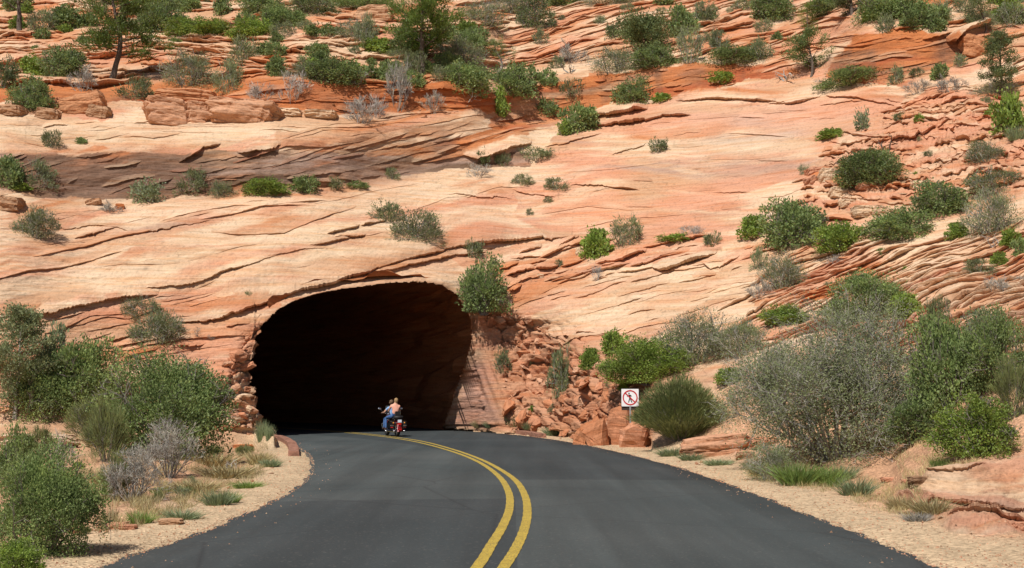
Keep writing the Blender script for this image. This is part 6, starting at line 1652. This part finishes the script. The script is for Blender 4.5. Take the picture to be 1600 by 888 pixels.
def fender(bm, yc, R, w, a0, a1, n=14):
    g = []
    for i in range(n + 1):
        a = D2R(a0 + (a1 - a0) * i / n); row = []
        for j in range(7):
            u = -1 + j / 3; rr_ = R - .05 * u * u; row.append(bm.verts.new((w * u, yc + rr_ * math.cos(a), .33 + rr_ * math.sin(a))))
        g.append(row)
    for i in range(n):
        for j in range(6): bm.faces.new((g[i][j], g[i + 1][j], g[i + 1][j + 1], g[i][j + 1]))
    bmesh.ops.solidify(bm, geom=bm.faces[:], thickness=.008)
solid('rear_fender', lambda bm: fender(bm, -.78, .39, .11, 20, 195), M_REDP, bike, True)
solid('front_fender', lambda bm: fender(bm, .86, .38, .08, 25, 170), M_REDP, bike, True)
solid('engine', lambda bm: (b_box(bm, (0, .1, .38), (.30, .46, .26)), [b_tube(bm, (s * .0, .12, .46), (s * .02, .12 + s * .2, .72), .085, seg=14) for s in (-1, 1)], [b_tube(bm, (0, .12 + s * (.06 + .02 * k), .5 + .03 * k), (0, .12 + s * (.065 + .02 * k), .515 + .03 * k), .105, seg=14) for s in (-1, 1) for k in range(6)]), M_CHROME, bike, bevel=.0)
solid('frame', lambda bm: (b_path(bm, [(-.09, -.55, .42), (-.10, -.2, .25), (-.10, .35, .24), (-.05, .56, .62), (0, .58, .82)], .022), b_path(bm, [(.09, -.55, .42), (.10, -.2, .25), (.10, .35, .24), (.05, .56, .62), (0, .58, .82)], .022), b_path(bm, [(0, -.6, .6), (0, 0, .66), (0, .58, .82)], .025)), M_BLACK, bike)
solid('fuel_tank', lambda bm: b_ball(bm, (0, .28, .80), (.16, .30, .13)), M_REDP, bike, True)
solid('front_fork', lambda bm: [(b_tube(bm, (s * .10, .86, .33), (s * .10, .60, .98), .026), ) for s in (-1, 1)] + [b_box(bm, (0, .60, .95), (.26, .05, .04)), b_box(bm, (0, .66, .80), (.24, .05, .04))], M_CHROME, bike)
solid('handlebar', lambda bm: b_path(bm, [(-.43, .22, 1.03), (-.36, .34, 1.06), (-.2, .52, 1.04), (0, .57, 1.0), (.2, .52, 1.04), (.36, .34, 1.06), (.43, .22, 1.03)], .014), M_CHROME, bike)
for s in (-1, 1):
    solid('grip', lambda bm: b_tube(bm, (s * .43, .22, 1.03), (s * .365, .335, 1.057), .02), M_RUB, bike)
    mi = solid('mirror', lambda bm: (b_tube(bm, (s * .33, .39, 1.06), (s * .47, .36, 1.22), .007), b_ball(bm, (s * .52, .36, 1.25), (.075, .02, .045))), M_CHROME, bike, True)
    solid('indicator', lambda bm: (b_tube(bm, (s * .08, -1.02, .62), (s * .24, -1.02, .62), .010), b_ball(bm, (s * .26, -1.03, .62), (.036, .04, .036))), M_AMB, bike, True)
    sb = solid('saddlebag', lambda bm: b_box(bm, (s * .30, -.66, .52), (.20, .52, .32)), M_BLACK, bike, bevel=.045)
    solid('bag_trim', lambda bm: (b_box(bm, (s * .30, -.923, .50), (.15, .012, .05)), b_box(bm, (s * .30, -.66, .688), (.17, .46, .012))), M_CHROME, sb)
    solid('bag_light', lambda bm: b_box(bm, (s * .30, -.926, .42), (.12, .014, .035)), M_RED, sb)
    solid('exhaust', lambda bm: (b_path(bm, [(s * .16, .25, .40), (s * .20, .05, .26), (s * .22, -.3, .24), (s * .24, -1.08, .25)], .042, 12), b_tube(bm, (s * .24, -1.08, .25), (s * .24, -1.12, .25), .047, .05)), M_CHROME, bike, True)
    solid('footboard', lambda bm: b_box(bm, (s * .30, .32, .30), (.11, .30, .025)), M_BLACK, bike, bevel=.006)
    solid('crash_bar', lambda bm: b_path(bm, [(s * .08, .50, .30), (s * .33, .52, .38), (s * .35, .54, .55), (s * .08, .56, .70)], .016), M_CHROME, bike)
solid('seat', lambda bm: (b_ball(bm, (0, -.10, .72), (.17, .28, .07)), b_ball(bm, (0, -.50, .80), (.15, .24, .07))), M_LEATH, bike, True)
solid('backrest', lambda bm: (b_box(bm, (0, -.80, 1.04), (.26, .06, .20)), ), M_LEATH, bike, bevel=.028)
solid('sissy_bar', lambda bm: b_path(bm, [(-.13, -.68, .66), (-.13, -.80, .86), (-.11, -.845, 1.14), (0, -.85, 1.17), (.11, -.845, 1.14), (.13, -.80, .86), (.13, -.68, .66)], .011), M_CHROME, bike)
solid('luggage_roll', lambda bm: b_tube(bm, (-.20, -.93, .86), (.20, -.93, .86), .085, seg=16), M_LEATH, bike, True)
tl = solid('tail_light', lambda bm: b_box(bm, (0, -1.135, .56), (.16, .05, .09)), M_RED, bike, bevel=.015)
pl_ = solid('number_plate', lambda bm: b_box(bm, (0, -1.14, .705), (.18, .006, .12)), M_PLATE, bike)
solid('lamp_bar', lambda bm: (b_path(bm, [(-.26, -1.02, .62), (0, -1.08, .64), (.26, -1.02, .62)], .012), b_box(bm, (0, -1.10, .66), (.20, .04, .02))), M_CHROME, bike)
solid('fender_tip_lamp', lambda bm: b_box(bm, (0, -1.17, .33), (.14, .03, .05)), M_RED, bike)
hl = solid('headlight', lambda bm: b_ball(bm, (0, .72, .98), (.10, .11, .10)), M_CHROME, bike, True)
def ws(bm):
    g = [[bm.verts.new((.24 * u * (1 - .25 * v), .70 - .12 * v - .10 * u * u, 1.02 + .36 * v)) for u in (-1, -.5, 0, .5, 1)] for v in (0, .5, 1)]
    for i in range(2):
        for j in range(4): bm.faces.new((g[i][j], g[i][j + 1], g[i + 1][j + 1], g[i + 1][j]))
    bmesh.ops.solidify(bm, geom=bm.faces[:], thickness=.004)
m, nt, b, o = new_mat('windscreen'); b.inputs['Base Color'].default_value = (.8, .85, .85, 1); b.inputs['Transmission Weight'].default_value = .95; b.inputs['Roughness'].default_value = .05; b.inputs['IOR'].default_value = 1.1
solid('windscreen', ws, m, bike, True)

M_SKIN = plain('skin', (.50, .27, .17), .6, var=.06)
M_JEAN = plain('denim', (.055, .115, .26), .9, var=.25, scale=12)
M_BLUE = plain('light_blue_cotton', (.25, .40, .62), .9, var=.12, scale=7)
M_PEACH = plain('peach_cotton', (.78, .38, .26), .9, var=.12, scale=7)
M_SHOE = plain('brown_shoe', (.10, .05, .035), .7)
M_HAIR = plain('light_brown_hair', (.30, .19, .085), .7, var=.35, scale=30)
M_HAIRD = plain('brown_hair', (.12, .07, .035), .7, var=.35, scale=30)
M_EYE = plain('eye', (.02, .015, .01), .3)
def rider(name, label, loc, J, R, shirt, hair, hairlen, head, sleeve):
    """J: joints (x, y, z) in the bike's frame; one continuous skinned body, then coloured by region"""
    keys = list(J); edges = []; co = []; rad = []; tag_ = []
    idx_ = {k: i for i, k in enumerate(keys)}
    for k in keys: co.append(J[k]); rad.append(R[k]); tag_.append(k)
    chains = [('pelvis', 'waist', 'chest', 'neck', 'skull', 'crown'), ('skull', 'nose')]
    for s in ('l', 'r'):
        chains += [('chest', s + 'shoulder', s + 'elbow', s + 'wrist', s + 'palm'), ('pelvis', s + 'hip', s + 'knee', s + 'ankle', s + 'toe')]
    for c in chains:
        for a, b2 in zip(c[:-1], c[1:]): edges.append((idx_[a], idx_[b2]))
    for s in ('l', 'r'):          # five unequal, bent fingers
        pa = Vector(J[s + 'palm']); wr = Vector(J[s + 'wrist']); d = (pa - wr).normalized(); side = d.cross(Vector((0, 0, 1))).normalized(); dn = Vector((0, 0, -1))
        for k in range(5):
            if k < 4: base_ = pa + side * (.03 - .02 * k) + d * .03; L1 = (.036, .042, .040, .032)[k]; pts_ = [base_, base_ + d * L1 + dn * .008, base_ + d * L1 * 1.1 + dn * .04]
            else: base_ = wr.lerp(pa, .5) + side * .036 + dn * .01; pts_ = [base_, base_ + side * .02 + d * .03 + dn * .01, base_ + side * .015 + d * .055 + dn * .03]
            prev = idx_[s + 'palm'] if k < 4 else idx_[s + 'palm']
            for q in pts_:
                co.append(tuple(q)); rad.append(.0095); tag_.append('hand'); edges.append((prev, len(co) - 1)); prev = len(co) - 1
    me = bpy.data.meshes.new(name); me.from_pydata([tuple(c) for c in co], edges, []); ob = bpy.data.objects.new(name, me); COL.objects.link(ob)
    md = ob.modifiers.new('skin', 'SKIN'); md.use_smooth_shade = True; md.branch_smoothing = .6
    for i, v in enumerate(me.skin_vertices[0].data): v.radius = (rad[i], rad[i]) if not isinstance(rad[i], tuple) else rad[i]; v.use_root = (i == 0)
    s2 = ob.modifiers.new('sub', 'SUBSURF'); s2.levels = 2; s2.render_levels = 2
    dg = bpy.context.evaluated_depsgraph_get(); m2 = bpy.data.meshes.new_from_object(ob.evaluated_get(dg)); bpy.data.objects.remove(ob); m2.name = name
    m2.materials.clear()
    for mm in (M_SKIN, shirt, M_JEAN, M_SHOE): m2.materials.append(mm)
    seg = []
    def S_(a, b2, mi, f0=0.0, f1=1.0): A = Vector(J[a]); B = Vector(J[b2]); seg.append((A.lerp(B, f0), A.lerp(B, f1), mi))
    S_('waist', 'chest', 1, 0, 1); S_('chest', 'neck', 1, 0, .4); S_('neck', 'skull', 0, .1, 1); S_('skull', 'crown', 0)
    S_('pelvis', 'waist', 2, 0, .35); S_('pelvis', 'waist', 1, .7, 1)
    for s in ('l', 'r'):
        S_('chest', s + 'shoulder', 1); S_(s + 'shoulder', s + 'elbow', 1, 0, sleeve); S_(s + 'shoulder', s + 'elbow', 0, sleeve + .12, 1); S_(s + 'elbow', s + 'wrist', 0); S_(s + 'wrist', s + 'palm', 0)
        S_('pelvis', s + 'hip', 2); S_(s + 'hip', s + 'knee', 2); S_(s + 'knee', s + 'ankle', 2, 0, .92); S_(s + 'ankle', s + 'toe', 3)
    for p in m2.polygons:
        c = p.center; best = 9; mi = 0
        for A, B, k in seg:
            AB = B - A; t_ = max(0, min(1, (c - A).dot(AB) / max(AB.length_squared, 1e-9))); d_ = (c - (A + AB * t_)).length
            if d_ < best: best = d_; mi = k
        p.material_index = mi; p.use_smooth = True
    t = link(name, m2, loc=loc, label=label, category='person'); t.rotation_euler = bike.rotation_euler
    H = Vector(head)
    def hb(bm):
        b_ball(bm, (0, 0, 0), (.088, .105, .105), u=20, v=14)
        for v in list(bm.verts):
            q = v.co.copy(); n_ = float(perlin(np.array(q.x * 22 + 3), np.array(q.z * 22 + q.y * 9), 80)); v.co = q * (1.06 + .10 * n_)
            if q.y < .02 and q.z < 0: v.co.z *= hairlen
            if q.y > .05 and q.z < .04: v.co = q * .86
    h = solid('hair', hb, hair, t, True); h.location = H + Vector((0, -.012, .02))
    solid('ear', lambda bm: [b_ball(bm, (H.x + s * .082, H.y + .01, H.z - .01), (.012, .022, .032)) for s in (-1, 1)], M_SKIN, t, True)
    solid('eye', lambda bm: [b_ball(bm, (H.x + s * .032, H.y + .088, H.z + .005), (.012, .008, .008)) for s in (-1, 1)], M_EYE, t, True)
    return t
def joints(y0, z0, lean, hx, hands, feet, knees, W=.19, head_x=0.0):
    Ls = dict(pelvis=(0, y0, z0), waist=(0, y0 + .02 + lean * .2, z0 + .20), chest=(0, y0 + .02 + lean * .55, z0 + .42), neck=(head_x * .5, y0 + lean * .75 + .02, z0 + .575),
              skull=(head_x, y0 + lean * .85 + .05, z0 + .69), crown=(head_x, y0 + lean * .9 + .05, z0 + .77), nose=(head_x, y0 + lean * .85 + .135, z0 + .68))
    for s, q in (('l', -1), ('r', 1)):
        Ls[s + 'shoulder'] = (q * W, y0 + lean * .55 + .02, z0 + .47)
        hd = Vector((q * hands[0], hands[1], hands[2])); sh = Vector(Ls[s + 'shoulder'])
        el = (sh + hd) / 2 + Vector((q * .09, -.05, -.12)); Ls[s + 'elbow'] = tuple(el); Ls[s + 'wrist'] = tuple(el.lerp(hd, .86)); Ls[s + 'palm'] = tuple(el.lerp(hd, 1.06))
        Ls[s + 'hip'] = (q * .12, y0 + .04, z0 + .01); Ls[s + 'knee'] = (q * knees[0], knees[1], knees[2]); Ls[s + 'ankle'] = (q * feet[0], feet[1], feet[2]); Ls[s + 'toe'] = (q * (feet[0] + .02), feet[1] + .17, feet[2] - .05)
    return Ls
RAD = dict(pelvis=(.15, .12), waist=(.145, .11), chest=(.165, .12), neck=.055, skull=(.078, .092), crown=(.06, .07), nose=.014)
for s in 'lr': RAD.update({s + 'shoulder': .062, s + 'elbow': .042, s + 'wrist': .028, s + 'palm': (.038, .02), s + 'hip': .098, s + 'knee': .066, s + 'ankle': .045, s + 'toe': .038})
J1 = joints(-.06, .84, .10, 0, (.40, .28, 1.07), (.31, .30, .37), (.27, .36, .80), head_x=-.05)
J2 = joints(-.46, .92, .06, 0, (.17, .02, 1.10), (.33, -.08, .36), (.30, .02, .84), head_x=.05)
bl = bike.location
rider('person', 'driver of the motorcycle in a light blue shirt and jeans, leaning to hold the handlebar', bl, J1, RAD, M_BLUE, M_HAIRD, 1.0, J1['skull'], .45)
rider('person', 'passenger seated behind the driver in a peach top and jeans with light brown hair', bl, J2, RAD, M_PEACH, M_HAIR, 1.5, J2['skull'], .15)

for o in [bike] + [o for o in COL.objects if o.name.startswith('person')]: o.scale = (.87, .87, .87)
